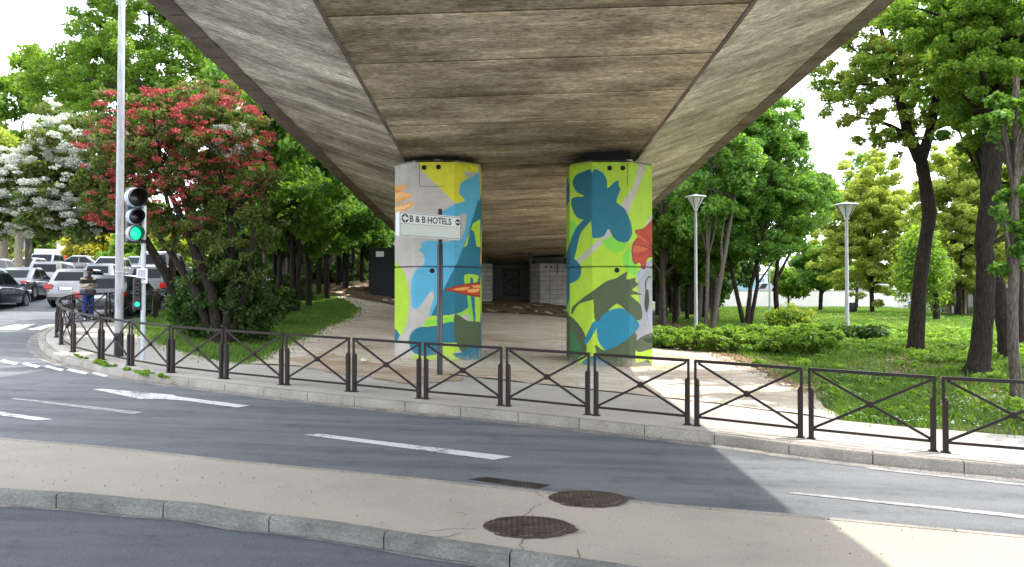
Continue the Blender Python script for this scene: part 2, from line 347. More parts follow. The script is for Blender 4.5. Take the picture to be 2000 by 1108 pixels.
def clumps(ells, count, r, seed, lo=.35):
    rng = np.random.default_rng(seed); out = []
    vol = np.array([e[3]*e[4]*e[5] for e in ells])**.8; vol /= vol.sum()
    for e, q in zip(ells, vol):
        m = max(3, int(count*q)); d = rng.normal(size=(m, 3)); d /= np.linalg.norm(d, axis=1)[:, None]
        rr = rng.uniform(lo, 1, m)**.6
        out.append(np.array(e[:3])+d*rr[:, None]*np.array(e[3:6]))
    C = np.concatenate(out); return C, r*rng.uniform(.6, 1.35, len(C))
def limb(mb, a, b, r0, r1, sag=.1, n=6, seg=6, rng=random, wob=.06):
    a = Vector(a); b = Vector(b); L = (b-a).length; pts = []; rs = []
    off = Vector((rng.uniform(-1, 1), rng.uniform(-1, 1), rng.uniform(-.2, .5)))*L*wob
    for i in range(seg+1):
        t = i/seg; p = a.lerp(b, t)+off*math.sin(math.pi*t)+Vector((0, 0, -sag*L*math.sin(math.pi*t)))
        pts.append(p+Vector((rng.uniform(-1, 1), rng.uniform(-1, 1), 0))*r0*.25*(0 if i in (0, seg) else 1)); rs.append(r0+(r1-r0)*t)
    mb.tube(pts, rs, n)
def tree(name, label, loc, trunk, ells, nclump, cr, nleaf, leaf, lmat, bmat, group=None, seed=1, limbs=14, rz=0, long=1.6, up=.7, lo=.35, cat='tree', extra=None, twigs=0, lshare=.5, nsides=9, flat=.7):
    """trunk: list of stems, each a list of (x, y, z, r) relative to the base"""
    root = empty(name, loc, rz, label, cat, group); rnd = random.Random(seed); mb = MB()
    for st in trunk:
        # densify with little knobbly wobble
        pts = []; rs = []
        for i in range(len(st)-1):
            a = Vector(st[i][:3]); b = Vector(st[i+1][:3]); k = max(2, int((b-a).length/.35))
            for j in range(k):
                t = j/k; w_ = st[i][3]*.10
                pts.append(a.lerp(b, t)+Vector((rnd.uniform(-w_, w_), rnd.uniform(-w_, w_), 0))); rs.append((st[i][3]*(1-t)+st[i+1][3]*t)*rnd.uniform(.94, 1.07))
        pts.append(Vector(st[-1][:3])); rs.append(st[-1][3]); mb.tube(pts, rs, nsides)
    C, R_ = clumps(ells, nclump, cr, seed, lo)
    order = list(range(len(C))); rnd.shuffle(order)
    for i in order[:limbs]:
        st = rnd.choice(trunk); k = rnd.randrange(max(1, int(len(st)*lshare)), len(st)); p = st[k]
        # start from a trunk vertex below the clump
        cand = [q for s_ in trunk for q in s_[1:] if q[2] < C[i][2]+.3]
        if cand: p = min(cand, key=lambda q: (Vector(q[:3])-Vector(C[i])).length*rnd.uniform(.8, 1.2))
        limb(mb, p[:3], C[i], min(p[3]*.55, .09), .015, -.05, 5, 6, rnd)
    for i in range(twigs):
        j = rnd.randrange(len(C)); q = C[j]+np.array([rnd.uniform(-1, 1), rnd.uniform(-1, 1), rnd.uniform(-.5, .8)])*R_[j]*1.5
        limb(mb, C[j], q, .012, .004, 0, 3, 3, rnd)
    mb.build('trunk', bmat, root, smooth=60)
    leafcloud('crown', C, R_, nleaf, leaf, lmat, root, seed=seed, long=long, up=up, flat=flat)
    if extra:
        for nm, e2, nc, r2, nl, lf, mm in extra:
            C2, R2 = clumps(e2, nc, r2, seed+5, .7); leafcloud(nm, C2, R2, nl, lf, mm, root, seed=seed+9, long=1.2, up=1.2, flat=.45)
    return root
def ordinal(i): return ['first', 'second', 'third', 'fourth', 'fifth', 'sixth', 'seventh', 'eighth', 'ninth', 'tenth', 'eleventh', 'twelfth', 'thirteenth', 'fourteenth', 'fifteenth', 'sixteenth', 'seventeenth', 'eighteenth', 'nineteenth', 'twentieth', 'twenty-first', 'twenty-second', 'twenty-third', 'twenty-fourth', 'twenty-fifth', 'twenty-sixth', 'twenty-seventh', 'twenty-eighth', 'twenty-ninth', 'thirtieth'][i]

# ------------------------------------------------------------------ polygons and ground sheets
def inpoly(P, poly):
    P = np.asarray(P, float); x, y = P[:, 0], P[:, 1]; ins = np.zeros(len(P), bool); q = np.asarray(poly, float); j = len(q)-1
    for i in range(len(q)):
        xi, yi = q[i]; xj, yj = q[j]
        c = ((yi > y) != (yj > y)) & (x < (xj-xi)*(y-yi)/(yj-yi+1e-12)+xi); ins ^= c; j = i
    return ins
def dens(poly, step, closed=True):
    out = []; n = len(poly)
    for i in range(n if closed else n-1):
        a = Vector(poly[i]).to_2d() if len(poly[i]) > 2 else Vector(poly[i]); b = Vector(poly[(i+1) % n])
        k = max(1, int((b-a).length/step))
        for j in range(k): out.append(tuple(a.lerp(b, j/k)))
    if not closed: out.append(tuple(poly[-1]))
    return out
def smoothline(pts, it=2, closed=False):
    for _ in range(it):
        o = [] if closed else [pts[0]]
        n = len(pts)
        for i in range(n if closed else n-1):
            a = pts[i]; b = pts[(i+1) % n]
            o += [(a[0]*.75+b[0]*.25, a[1]*.75+b[1]*.25), (a[0]*.25+b[0]*.75, a[1]*.25+b[1]*.75)]
        if not closed: o.append(pts[-1])
        pts = o
    return pts
def sheet(name, poly, dz, mat, grid=1.0, edge=.6, kind='structure', rough=0, label=None, zfun=None):
    poly = dens(poly, edge)
    if rough: poly = [(x+random.uniform(-rough, rough), y+random.uniform(-rough, rough)) for x, y in poly]
    q = np.array(poly); x0, y0 = q.min(0); x1, y1 = q.max(0)
    g = [(x, y) for x in np.arange(x0+grid*.37, x1, grid) for y in np.arange(y0+grid*.41, y1, grid)]
    if g:
        ins = inpoly(g, poly); g = [p for p, k in zip(g, ins) if k]
    vs = [Vector(p) for p in poly]+[Vector(p) for p in g]
    r = delaunay_2d_cdt(vs, [], [list(range(len(poly)))], 1, 1e-5)
    zf = zfun or G
    me = bpy.data.meshes.new(name); me.from_pydata([(p.x, p.y, zf(p.x, p.y)+dz) for p in r[0]], [], [list(f) for f in r[2]])
    bm = bmesh.new(); bm.from_mesh(me)
    for f in bm.faces:
        if f.normal.z < 0: f.normal_flip()
    bm.to_mesh(me); bm.free(); me.materials.append(mat)
    o = link(bpy.data.objects.new(name, me)); return tag(o, kind=kind)
def offset(line, d):
    out = []
    for i, p in enumerate(line):
        a = Vector(line[max(0, i-1)]); b = Vector(line[min(len(line)-1, i+1)]); t = (b-a).normalized(); n = Vector((-t.y, t.x)); out.append((p[0]+n.x*d, p[1]+n.y*d))
    return out
RD = -.13   # road level below the pavement
Kpx = [(2000, 934), (1800, 918), (1600, 896), (1400, 868), (1200, 846), (980, 821), (780, 803), (500, 772), (385, 757), (245, 740), (175, 722), (105, 705), (77, 682), (73, 668), (84, 655), (101, 646), (150, 638), (230, 634), (290, 631)]
K = [at(u, v, RD) for u, v in Kpx]
t0 = Vector(K[0])-Vector(K[2]); K = [tuple(Vector(K[0])+t0*12), tuple(Vector(K[0])+t0*3)]+K
K += [(-13.1, 28.5), (-13.9, 34), (-17, 50), (-22, 75), (-26, 100)]
K = smoothline(K, 2)
# drop backtracking wiggles
Kin = offset(K, -.17) if (Vector(offset(K[:3], 1)[1])-Vector((0, 0))).length < Vector(K[1]).length else offset(K, .17)
I1 = [at(u, v, 0) for u, v in [(0, 855), (200, 871), (470, 900), (700, 922), (1000, 952), (1300, 984), (1560, 1005), (2000, 1046)]]
I2 = [at(u, v, 0) for u, v in [(0, 962), (150, 971), (250, 981), (380, 991), (450, 1004), (640, 1027), (860, 1062), (1000, 1083), (1200, 1112), (1400, 1145)]]
def extend(line, k0, k1):
    a = Vector(line[0]); b = Vector(line[1]); c = Vector(line[-1]); d = Vector(line[-2])
    return [tuple(a+(a-b).normalized()*k0)]+line+[tuple(c+(c-d).normalized()*k1)]
I1 = extend(I1, 25, 30); I2 = extend(I2, 25, 30)
print('K', [(round(a, 1), round(b, 1)) for a, b in K[::6]]); print('I1', [(round(a, 1), round(b, 1)) for a, b in I1]); print('I2', [(round(a, 1), round(b, 1)) for a, b in I2])
mid = [tuple((Vector(a)+Vector(b))/2) for a, b in zip(I1, [I2[round(i*(len(I2)-1)/(len(I1)-1))] for i in range(len(I1))])]
# ground to the horizon
def axis(lim, fine, n): return sorted(set([round(s*(fine*i+(max(0, i-n)**2.6)*.06), 3) for i in range(0, lim) for s in (-1, 1)]))
gx = axis(80, 2.5, 30); gy = [v for v in axis(95, 2.5, 45) if v > -60 or v < -60 and v > -900]
vs = [(x, y, G(x, y)-.32) for y in gy for x in gx]; nx = len(gx)
o = MB().add(vs, [(j*nx+i, j*nx+i+1, (j+1)*nx+i+1, (j+1)*nx+i) for j in range(len(gy)-1) for i in range(nx-1)]).build('ground', M_LAWN, smooth=60); tag(o, kind='structure')
# roads
road_poly = [(-70, mid[0][1]+2)]+mid+[(40, mid[-1][1]-1), (40, 20), (-5, 30), (-5, 105), (-80, 105)]
sheet('road', road_poly, RD, M_ROAD, 1.5, 1.2)
sheet('near_road', [(-70, mid[0][1]+2)]+mid+[(40, mid[-1][1]-1), (40, -25), (-70, -25)], RD+.022, M_NEAR, 1.5, 1.2)
# park lawn inside the kerb
lawn_poly = Kin+[(-26, 125), (110, 125), (110, Kin[0][1])]
sheet('lawn', lawn_poly, 0, M_LAWN, 1.0, .6)
# pavement strip behind the kerb
PB = [at(u, v) for u, v in [(2000, 853), (1640, 822), (1400, 790), (1100, 757), (800, 724), (560, 716), (480, 712), (400, 697), (330, 677), (290, 658), (270, 642), (262, 632)]]
PB = [tuple(Vector(PB[0])+(Vector(PB[0])-Vector(PB[1])).normalized()*30)]+PB
kend = next(i for i, p in enumerate(Kin) if p[0] > -13.5 and i > len(Kin)*.55 and p[1] > 23) if any(p[1] > 23 for p in Kin) else len(Kin)
sheet('pavement', Kin[:kend]+PB[::-1], .008, M_PAVE, .8, .4)
DP = [at(u, v) for u, v in [(1640, 818), (1590, 768), (1490, 728), (1390, 682), (1335, 648), (1300, 626)]]+[(6.5, 36), (7, 44), (7, 47), (-11, 47), (-11.5, 40)]+[at(u, v) for u, v in [(690, 612), (660, 630), (600, 655), (545, 678), (500, 703), (470, 710)]]+[tuple(Vector(p)+Vector((0, .12))) for p in PB[6:1:-1]]
sheet('path', DP, .016, M_DIRT, .5, .35, rough=.09)
sheet('dry_earth', [at(u, v) for u, v in [(1290, 618), (1335, 628), (1400, 655), (1480, 690), (1560, 722), (1650, 765), (1665, 790), (1600, 775), (1500, 733), (1400, 690), (1340, 655), (1290, 632)]], .024, M_BROWNEDGE, .5, .3, rough=.16)
sheet('bare_earth', [at(u, v) for u, v in [(560, 700), (640, 690), (740, 712), (860, 722), (905, 745), (800, 752), (700, 735), (600, 722)]], .022, surf('bare brown earth', (.36, .25, .155), (.52, .45, .36), 1.4, 25, None, .95, .8, .02, spec=.1), .4, .3, rough=.12)
sheet('far_path', [(ux(u, d), d) for u, d in [(1600, 47), (1690, 47), (1800, 36), (2000, 24), (2300, 17.5), (2320, 19.5), (2020, 27), (1830, 40), (1720, 56), (1600, 58)]], .016, surf('far path gravel', (.30, .2, .15), (.45, .36, .3), .8, 30), .8, .5, rough=.08)
# mound under the abutment, lumpy earth
md = [(-11, 40.3), (-6, 39.6), (0, 40.2), (4, 39.4), (8.5, 40.5), (9, 48.5), (-12, 48.5)]
def mz(x, y):
    n = math.sin(x*2.3+1)*math.sin(y*3.1)*.05+math.sin(x*5.1)*math.sin(y*4.3+x)*.035+math.sin(x*9.7+y*3)*.02
    return G(x, y)+n*ss(39.5, 41, y)
sheet('mound', md, .05, M_MUD, .22, .3, zfun=mz, rough=.08)
# kerbs
def kerb(name, line, inward, wid, h0, h1, mat, seg=1.0, top=None):
    """row of kerb stones with open joints, rounded top edge"""
    mb = MB(); line = dens(line, .012, closed=False)
    acc = [0]
    for i in range(1, len(line)): acc.append(acc[-1]+(Vector(line[i])-Vector(line[i-1])).length)
    inner = offset(line, inward*wid); b1 = offset(line, inward*.02); k = 0; cur = []; nxt = seg
    def flush(c):
        if len(c) < 2: return
        rings = []
        for i in c:
            z = G(*line[i]); p = line[i]; q = b1[i]; r = inner[i]
            rings.append([(p[0], p[1], z+h0), (p[0], p[1], z+h1-.025), (q[0], q[1], z+h1), (r[0], r[1], z+h1), (r[0], r[1], z+h0)])
        mb.loft(rings)
    for i in range(len(line)):
        cur.append(i)
        if acc[i] > nxt:
            flush(cur); cur = []; nxt += seg
    flush(cur)
    o = mb.build(name, mat, smooth=40); return tag(o, kind='structure')
sgn = -1 if Kin != offset(K, .17) else 1
kerb('kerb', [p for p in K if p[0] < 30 and p[1] < 60], sgn, .16, RD-.1, .014, M_KERB, 1.0)
sheet('kerb_joint_bed', [*K[:-4]]+[*offset(K[:-4], sgn*.16)][::-1], -.006, M_KERB, 2, .5)
sI1 = 1 if offset(I1, 1)[4][1] < I1[4][1] else -1; sI2 = 1 if offset(I2, 1)[4][1] > I2[4][1] else -1
i1in = offset(I1, sI1*.09); i2in = offset(I2, sI2*.09)
sheet('traffic_island', i1in+i2in[::-1], 0, M_ISLAND, .7, .4)
kerb('island_far_kerb', I1, sI1, .09, RD-.1, .006, M_KERB, 1.0)
kerb('island_kerb', I2, sI2, .09, RD-.1, .012, M_KERB2, 1.02)
sheet('island_joint_bed', I2+offset(I2, sI2*.09)[::-1], -.008, M_KERB2, 2, .5)
# dusty gutter strip and old patches on the carriageway
def gutter_mat():
    m, t, b = newmat('dusty gutter'); vec = coords(t); n = noise(t, vec, 3.5, 8, .7); n2 = noise(t, vec, 60, 2, .8)
    col = ramp(t, n, [(.38, (.13, .14, .148)), (.5, (.20, .195, .18)), (.66, (.33, .30, .25))]); col = mixc(t, col, ramp(t, n2, [(.3, (.65, .65, .65)), (.7, (1.35, 1.35, 1.35))]), 1.0, 'MULTIPLY')
    t.links.new(col, b.inputs['Base Color']); b.inputs['Roughness'].default_value = .9; return m
KG = [p for p in K if p[0] < 12 and p[1] < 24]; so_ = offset(KG, -sgn*.02); si_ = offset(KG, -sgn*.26)
M_GUT = gutter_mat(); sheet('gutter', so_+si_[::-1], RD+.004, M_GUT, 3, .25, rough=.02)
IG = [p for p in I1 if p[0] > -20]; sheet('gutter', offset(IG, -sI1*.015)+offset(IG, -sI1*.10)[::-1], RD+.004, M_GUT, 3, .25, rough=.015)
IG = [p for p in I2 if p[0] > -20]; sheet('gutter', offset(IG, -sI2*.015)+offset(IG, -sI2*.06)[::-1], RD+.026, M_GUT, 3, .2, rough=.02)
# road markings
def mark(name, px, mat=M_MARK, dz=.006, rough=0.006):
    return sheet(name, [at(u, v, RD) for u, v in px], RD+dz, mat, 5, .12, rough=rough)
mark('lane_dash', [(592, 850), (622, 848), (1000, 893), (965, 899)]); mark('lane_dash', [(-60, 800), (-50, 797), (104, 820), (70, 822), (0, 812)])
mark('arrow_marking', [(180, 761), (200, 760), (338, 772), (345, 775), (487, 793), (462, 797), (360, 783), (310, 780), (270, 780), (235, 772)])
mark('faded_line', [(18, 780), (30, 778), (282, 806), (262, 810)], M_MARKF); mark('faded_line', [(1535, 964), (1560, 963), (2010, 1008), (2010, 1015)], M_MARKF); mark('faded_line', [(2030, 1012), (2400, 1050), (2400, 1058), (2030, 1019)], M_MARKF)
mark('faded_line', [(1680, 915), (1700, 914), (2000, 946), (2000, 950)], M_MARKF)
for a, b in ((-70, -45), (0, 36), (42, 78), (85, 126), (128, 172), (178, 212)):
    f = lambda x: 706+(x)*.133
    mark('give_way_dash', [(a, f(a)), (a+8, f(a)-3), (b, f(b)-1), (b-6, f(b)+3)])
for a, b, s in ((-75, -20, 0), (0, 62, 0), (66, 108, 0), (112, 150, 0)):
    mark('crosswalk_stripe', [(a-12, 644), (a+28, 634), (b+8, 633), (b-28, 645)])

# ------------------------------------------------------------------ viaduct
KX = -.0103; KZ = -.055; Y0 = 19.5
def dk(x, z, y): return (x+KX*(y-Y0), y, z+EYE+KZ*(y-Y0))
via = empty('viaduct', (.3, 19.5, 0), 0, 'concrete flyover deck with wide board-marked underside crossing overhead', 'bridge')
via.location = (0, 0, 0)
SEC = [(-5.88, 4.60), (-2.82, 3.63), (3.43, 3.83), (6.47, 4.92)]
ys = [-35+.965*i for i in range(0, 88)]; ys = [y for y in ys if y <= 48.6]+[48.6]
def strip(name, a, b, mat, n=4, th=0):
    rings = []
    for y in ys:
        rings.append([dk(a[0]+(b[0]-a[0])*i/n, a[1]+(b[1]-a[1])*i/n, y) for i in range(n+1)])
    mb = MB(); mb.loft(rings, False, False); return mb.build(name, mat, via)
mb = MB(); mb.loft([[dk(x, z, y) for x, z in (SEC[1], SEC[2], (3.43, 4.35), (-2.82, 4.15))] for y in ys]); mb.build('soffit', M_SOFF, via)
mb = MB(); mb.loft([[dk(x, z, y) for x, z in (SEC[0], (-2.823, 3.634), (-2.823, 4.1), (-5.88, 4.95))] for y in ys]); mb.build('left_haunch', M_HAUNCH, via)
mb = MB(); mb.loft([[dk(x, z, y) for x, z in ((3.433, 3.834), SEC[3], (6.47, 5.25), (3.433, 4.3))] for y in ys]); mb.build('right_haunch', M_HAUNCH, via)
mb = MB(); mb.loft([[dk(x, z, y) for x, z in ((-5.9, 4.98), (6.5, 5.28), (6.5, 5.6), (-5.9, 5.3))] for y in ys]); mb.build('deck_slab', M_CONC, via)
# proud strip along each fold, coloured dark for the crease's shadow line
for xx, zz, dx in ((-2.86, 3.615, -1), (3.47, 3.815, 1)):
    mb = MB()
    for i in range(-18, 25):
        y = 1.93*i-.7
        if y > 47: break
        mb.loft([[dk(xx+a, zz+b+(.012 if i % 2 else 0), yy) for a, b in ((-.035, .02), (-.03, -.012), (.03, -.012), (.035, .02))] for yy in (y, y+1.9)])
    mb.build('crease_shadow_strip', M_CORN, via)
# cornice pieces 1 m long with joints
for s, xi, zi, xo, zo in ((-1, -5.80, 4.58, -6.20, 4.60), (1, 6.39, 4.90, 6.80, 4.98)):
    mb = MB(); y = -35
    while y < 48:
        mb.loft([[dk(x, z, yy) for x, z in ((xi, zi-.03), (xo, zo-.06), (xo, zo+.95), (xi, zo+.95))] for yy in (y, y+.95)]); y += 1.0
    mb.loft([[dk(x, z, yy) for x, z in ((xi, zi), (xo-s*.035, zo-.03), (xo-s*.035, zo+.90), (xi, zo+.90))] for yy in (-35, 48)])
    mb.build('cornice', M_CORN, via)

# ------------------------------------------------------------------ painted piers
def hexc(h): h = h.lstrip('#'); return tuple(((int(h[i:i+2], 16)/255)/12.92 if int(h[i:i+2], 16)/255 <= .04045 else ((int(h[i:i+2], 16)/255+.055)/1.055)**2.4) for i in (0, 2, 4))
def pier_mat():
    m, t, b = newmat('painted concrete'); a = N(t, 'ShaderNodeAttribute', attribute_name='paint'); vec = coords(t)
    n = noise(t, vec, 3, 6, .65); n2 = noise(t, vec, 45, 3)
    col = mixc(t, a.outputs['Color'], ramp(t, n, [(.3, (.90, .90, .90)), (.7, (1.05, 1.05, 1.05))]), 1.0, 'MULTIPLY')
    t.links.new(col, b.inputs['Base Color']); b.inputs['Roughness'].default_value = .62; bump(t, b, n2, .25, .004); return m
M_PIER = pier_mat()
LIME = (.40, .62, .03); YEL = (.68, .66, .03); LB = (.09, .40, .60); TEAL = (.005, .15, .22); SHADE_TEAL = (.004, .125, .19); OLV = (.065, .095, .04); GRY = (.47, .445, .405); BGR = (.20, .62, .05); ORG = (.80, .38, .08); RED = (.44, .04, .012); BLU = (.004, .20, .32); LIL = (.34, .34, .365); DRED = (.22, .015, .008)  # the darker teal is TEAL with the side facet's shade in its colour
def cround(p, it=2):
    o = []; n = len(p)
    for i in range(n):
        a, b, c, d = [np.array(p[(i+k) % n], float) for k in (-1, 0, 1, 2)]
        for j in range(5):
            t = j/5; m1 = (c-a)*.38; m2 = (d-b)*.38
            o.append(tuple((2*t**3-3*t**2+1)*b+(t**3-2*t**2+t)*m1+(-2*t**3+3*t**2)*c+(t**3-t**2)*m2))
    return o
PL = [(YEL, 0, [(178, 70), (447, 70), (447, 130), (378, 128), (402, 160), (368, 178), (362, 230), (390, 258), (345, 272), (178, 105)]),
 (LB, 2, [(449, 138), (420, 152), (372, 176), (362, 225), (388, 258), (340, 275), (290, 305), (285, 328), (345, 330), (392, 318), (385, 400), (350, 430), (300, 445), (225, 438), (190, 450), (195, 470), (176, 478), (200, 500), (203, 545), (165, 575), (145, 630), (150, 735), (180, 740), (235, 668), (250, 690), (232, 745), (235, 775), (360, 560), (410, 430), (455, 250)]),
 (GRY, 2, [(345, 342), (392, 318), (383, 380), (372, 432), (350, 405)]),
 (TEAL, 0, [(470, 235), (445, 262), (425, 330), (398, 420), (350, 545), (290, 660), (235, 778), (300, 778), (385, 762), (412, 740), (404, 690), (395, 640), (470, 640)]),
 (LIME, 0, [(470, 335), (425, 360), (380, 472), (398, 458), (412, 385), (430, 400), (440, 465), (470, 470)]),
 (LIME, 2, [(60, 555), (100, 562), (125, 610), (137, 700), (130, 790), (110, 850), (60, 880)]),
 (TEAL, 0, [(60, 830), (80, 840), (96, 865), (84, 892), (60, 892)]),
 (ORG, 2, [(60, 198), (118, 187), (125, 198), (100, 215), (146, 228), (145, 242), (110, 256), (60, 262)]), (ORG, 2, [(60, 285), (150, 265), (148, 285), (110, 306), (60, 315)]),
 ((.85, .5, .2), 2, [(60, 222), (100, 222), (140, 232), (100, 245), (60, 250)]), ((.8, .22, .03), 1, [(60, 214), (95, 213), (100, 217), (60, 225)]), ((.85, .55, .25), 1, [(72, 292), (120, 278), (145, 272), (120, 292), (75, 305)]),
 (LIME, 1, [(200, 830), (232, 780), (345, 772), (408, 735), (400, 690), (385, 595), (450, 598), (440, 640), (470, 800), (430, 800), (400, 775), (345, 775), (340, 830), (250, 835)]),
 (BGR, 1, [(225, 800), (345, 778), (400, 745), (345, 800), (210, 820)]), (BGR, 1, [(392, 598), (402, 600), (412, 680), (425, 800), (412, 795), (398, 690)]), (TEAL, 1, [(412, 610), (425, 615), (432, 700), (436, 800), (428, 800), (415, 700)]),
 (DRED, 2, [(296, 661), (345, 643), (400, 632), (472, 630), (472, 692), (400, 686), (340, 671)]), (RED, 2, [(310, 661), (345, 648), (400, 638), (472, 636), (472, 686), (400, 680), (340, 666)]), (ORG, 1, [(340, 656), (390, 648), (410, 650), (385, 662), (345, 662)]), (ORG, 1, [(400, 660), (450, 655), (450, 668), (410, 674)]), (ORG, 1, [(420, 642), (470, 640), (470, 650), (430, 650)]),
 (TEAL, 3, [(137, 880), (150, 850), (180, 830), (250, 824), (340, 806), (350, 900), (285, 900), (270, 950), (215, 960), (160, 945), (140, 915)]),
 (OLV, 2, [(343, 770), (400, 800), (475, 815), (475, 930), (410, 915), (385, 948), (360, 920), (338, 860)]),
 (LIME, 0, [(115, 1050), (150, 950), (215, 960), (270, 950), (290, 900), (350, 898), (362, 930), (335, 950), (370, 975), (420, 1000), (330, 1005), (300, 1050)]),
 (TEAL, 1, [(332, 950), (385, 940), (410, 912), (475, 920), (475, 990), (410, 998), (370, 975)]),
 (OLV, 2, [(150, 1025), (200, 985), (330, 978), (350, 1000), (200, 1028)])]
PR = [(GRY, 0, [(410, 70), (457, 70), (400, 215), (352, 335), (312, 300), (380, 200)]), (GRY, 0, [(475, 315), (475, 345), (430, 392), (440, 370)]), (GRY, 1, [(95, 565), (225, 445), (262, 402), (266, 440), (115, 575)]),
 (BGR, 2, [(232, 460), (280, 440), (342, 465), (332, 502), (290, 516), (250, 492)]), (BGR, 2, [(325, 540), (350, 500), (380, 468), (388, 560), (402, 600), (385, 622), (350, 600)]), (BGR, 2, [(60, 355), (115, 390), (95, 445), (60, 450)]), (BGR, 1, [(240, 200), (262, 205), (258, 225)]),
 (SHADE_TEAL, 2, [(150, 356), (180, 362), (130, 425), (98, 545), (60, 545), (85, 450), (115, 390)]),
 (SHADE_TEAL, 2, [(92, 185), (108, 150), (150, 130), (184, 140), (186, 420), (178, 362), (150, 360), (113, 348), (88, 300), (90, 258), (148, 248), (112, 228)]),
 (TEAL, 2, [(184, 138), (235, 138), (256, 178), (256, 212), (290, 182), (310, 176), (312, 205), (320, 212), (300, 275), (340, 310), (368, 375), (373, 430), (350, 464), (312, 462), (284, 442), (262, 402), (240, 437), (205, 445), (184, 425)]),
 (SHADE_TEAL, 3, [(60, 535), (105, 548), (131, 580), (130, 622), (105, 650), (60, 655)]),
 (LIL, 0, [(480, 535), (440, 560), (395, 610), (400, 700), (418, 800), (400, 850), (385, 900), (385, 955), (480, 900)]), ((.36, .40, .48), 1, [(440, 560), (415, 590), (395, 640), (410, 640), (440, 590)]), ((.36, .40, .5), 1, [(465, 770), (448, 800), (440, 850), (455, 850), (465, 810)]),
 (DRED, 1, [(475, 362), (430, 398), (386, 410), (398, 440), (378, 465), (370, 500), (373, 547), (385, 570), (408, 562), (420, 592), (437, 588), (442, 540), (475, 524)]),
 (RED, 1, [(475, 368), (430, 402), (390, 413), (403, 440), (383, 467), (375, 500), (378, 545), (387, 565), (409, 556), (422, 586), (433, 582), (438, 538), (475, 518)]),
 (DRED, 1, [(392, 415), (465, 485), (460, 490)]), (DRED, 1, [(380, 468), (462, 495), (460, 500)]), (DRED, 1, [(377, 540), (462, 502), (462, 508)]), (DRED, 1, [(425, 404), (468, 478), (463, 482)]), ((.56, .10, .03), 1, [(400, 425), (455, 475), (402, 442)]), ((.56, .10, .03), 1, [(385, 480), (450, 497), (380, 515)]), (DRED, 1, [(422, 580), (463, 510), (466, 515)]),
 (OLV, 1, [(350, 603), (345, 640), (388, 633), (388, 650), (402, 665), (373, 690), (420, 712), (368, 716), (412, 760), (419, 820), (385, 832), (300, 755), (215, 842), (195, 820), (190, 740), (180, 738), (120, 758), (90, 805), (88, 775), (130, 735), (180, 700), (250, 650), (300, 633)]),
 (OLV, 2, [(60, 815), (110, 838), (150, 900), (157, 980), (120, 1010), (60, 1040)]), ((.03, .16, .05), 2, [(70, 870), (110, 920), (140, 985), (100, 1000), (60, 960)]),
 (OLV, 1, [(198, 948), (250, 972), (387, 888), (387, 1028), (445, 1018), (445, 1060), (120, 1060), (200, 1000)]), (OLV, 2, [(383, 942), (420, 908), (475, 893), (475, 965), (400, 982)]), ((.02, .03, .015), 2, [(420, 920), (470, 915), (470, 938), (445, 938)]),
 (BLU, 1, [(190, 840), (216, 850), (162, 940), (146, 932)]), (BLU, 2, [(235, 808), (270, 784), (330, 778), (402, 842), (398, 875), (385, 887), (330, 935), (250, 972), (213, 930), (206, 880), (215, 840)]),
 (LIME, 0, [(398, 985), (475, 965), (475, 1008), (440, 1000)]), (TEAL, 1, [(130, 1060), (145, 1020), (195, 1000), (262, 1035), (240, 1060)]),
 ((.03, .05, .015), 2, [(436, 690), (448, 692), (453, 740), (448, 775), (440, 797), (430, 765), (432, 715)]), ((.03, .05, .015), 1, [(438, 690), (440, 650), (452, 632), (462, 632), (462, 627), (450, 626), (434, 648), (434, 690)]), ((.2, .2, .2), 1, [(440, 800), (450, 860), (455, 900), (458, 900), (447, 830)])]
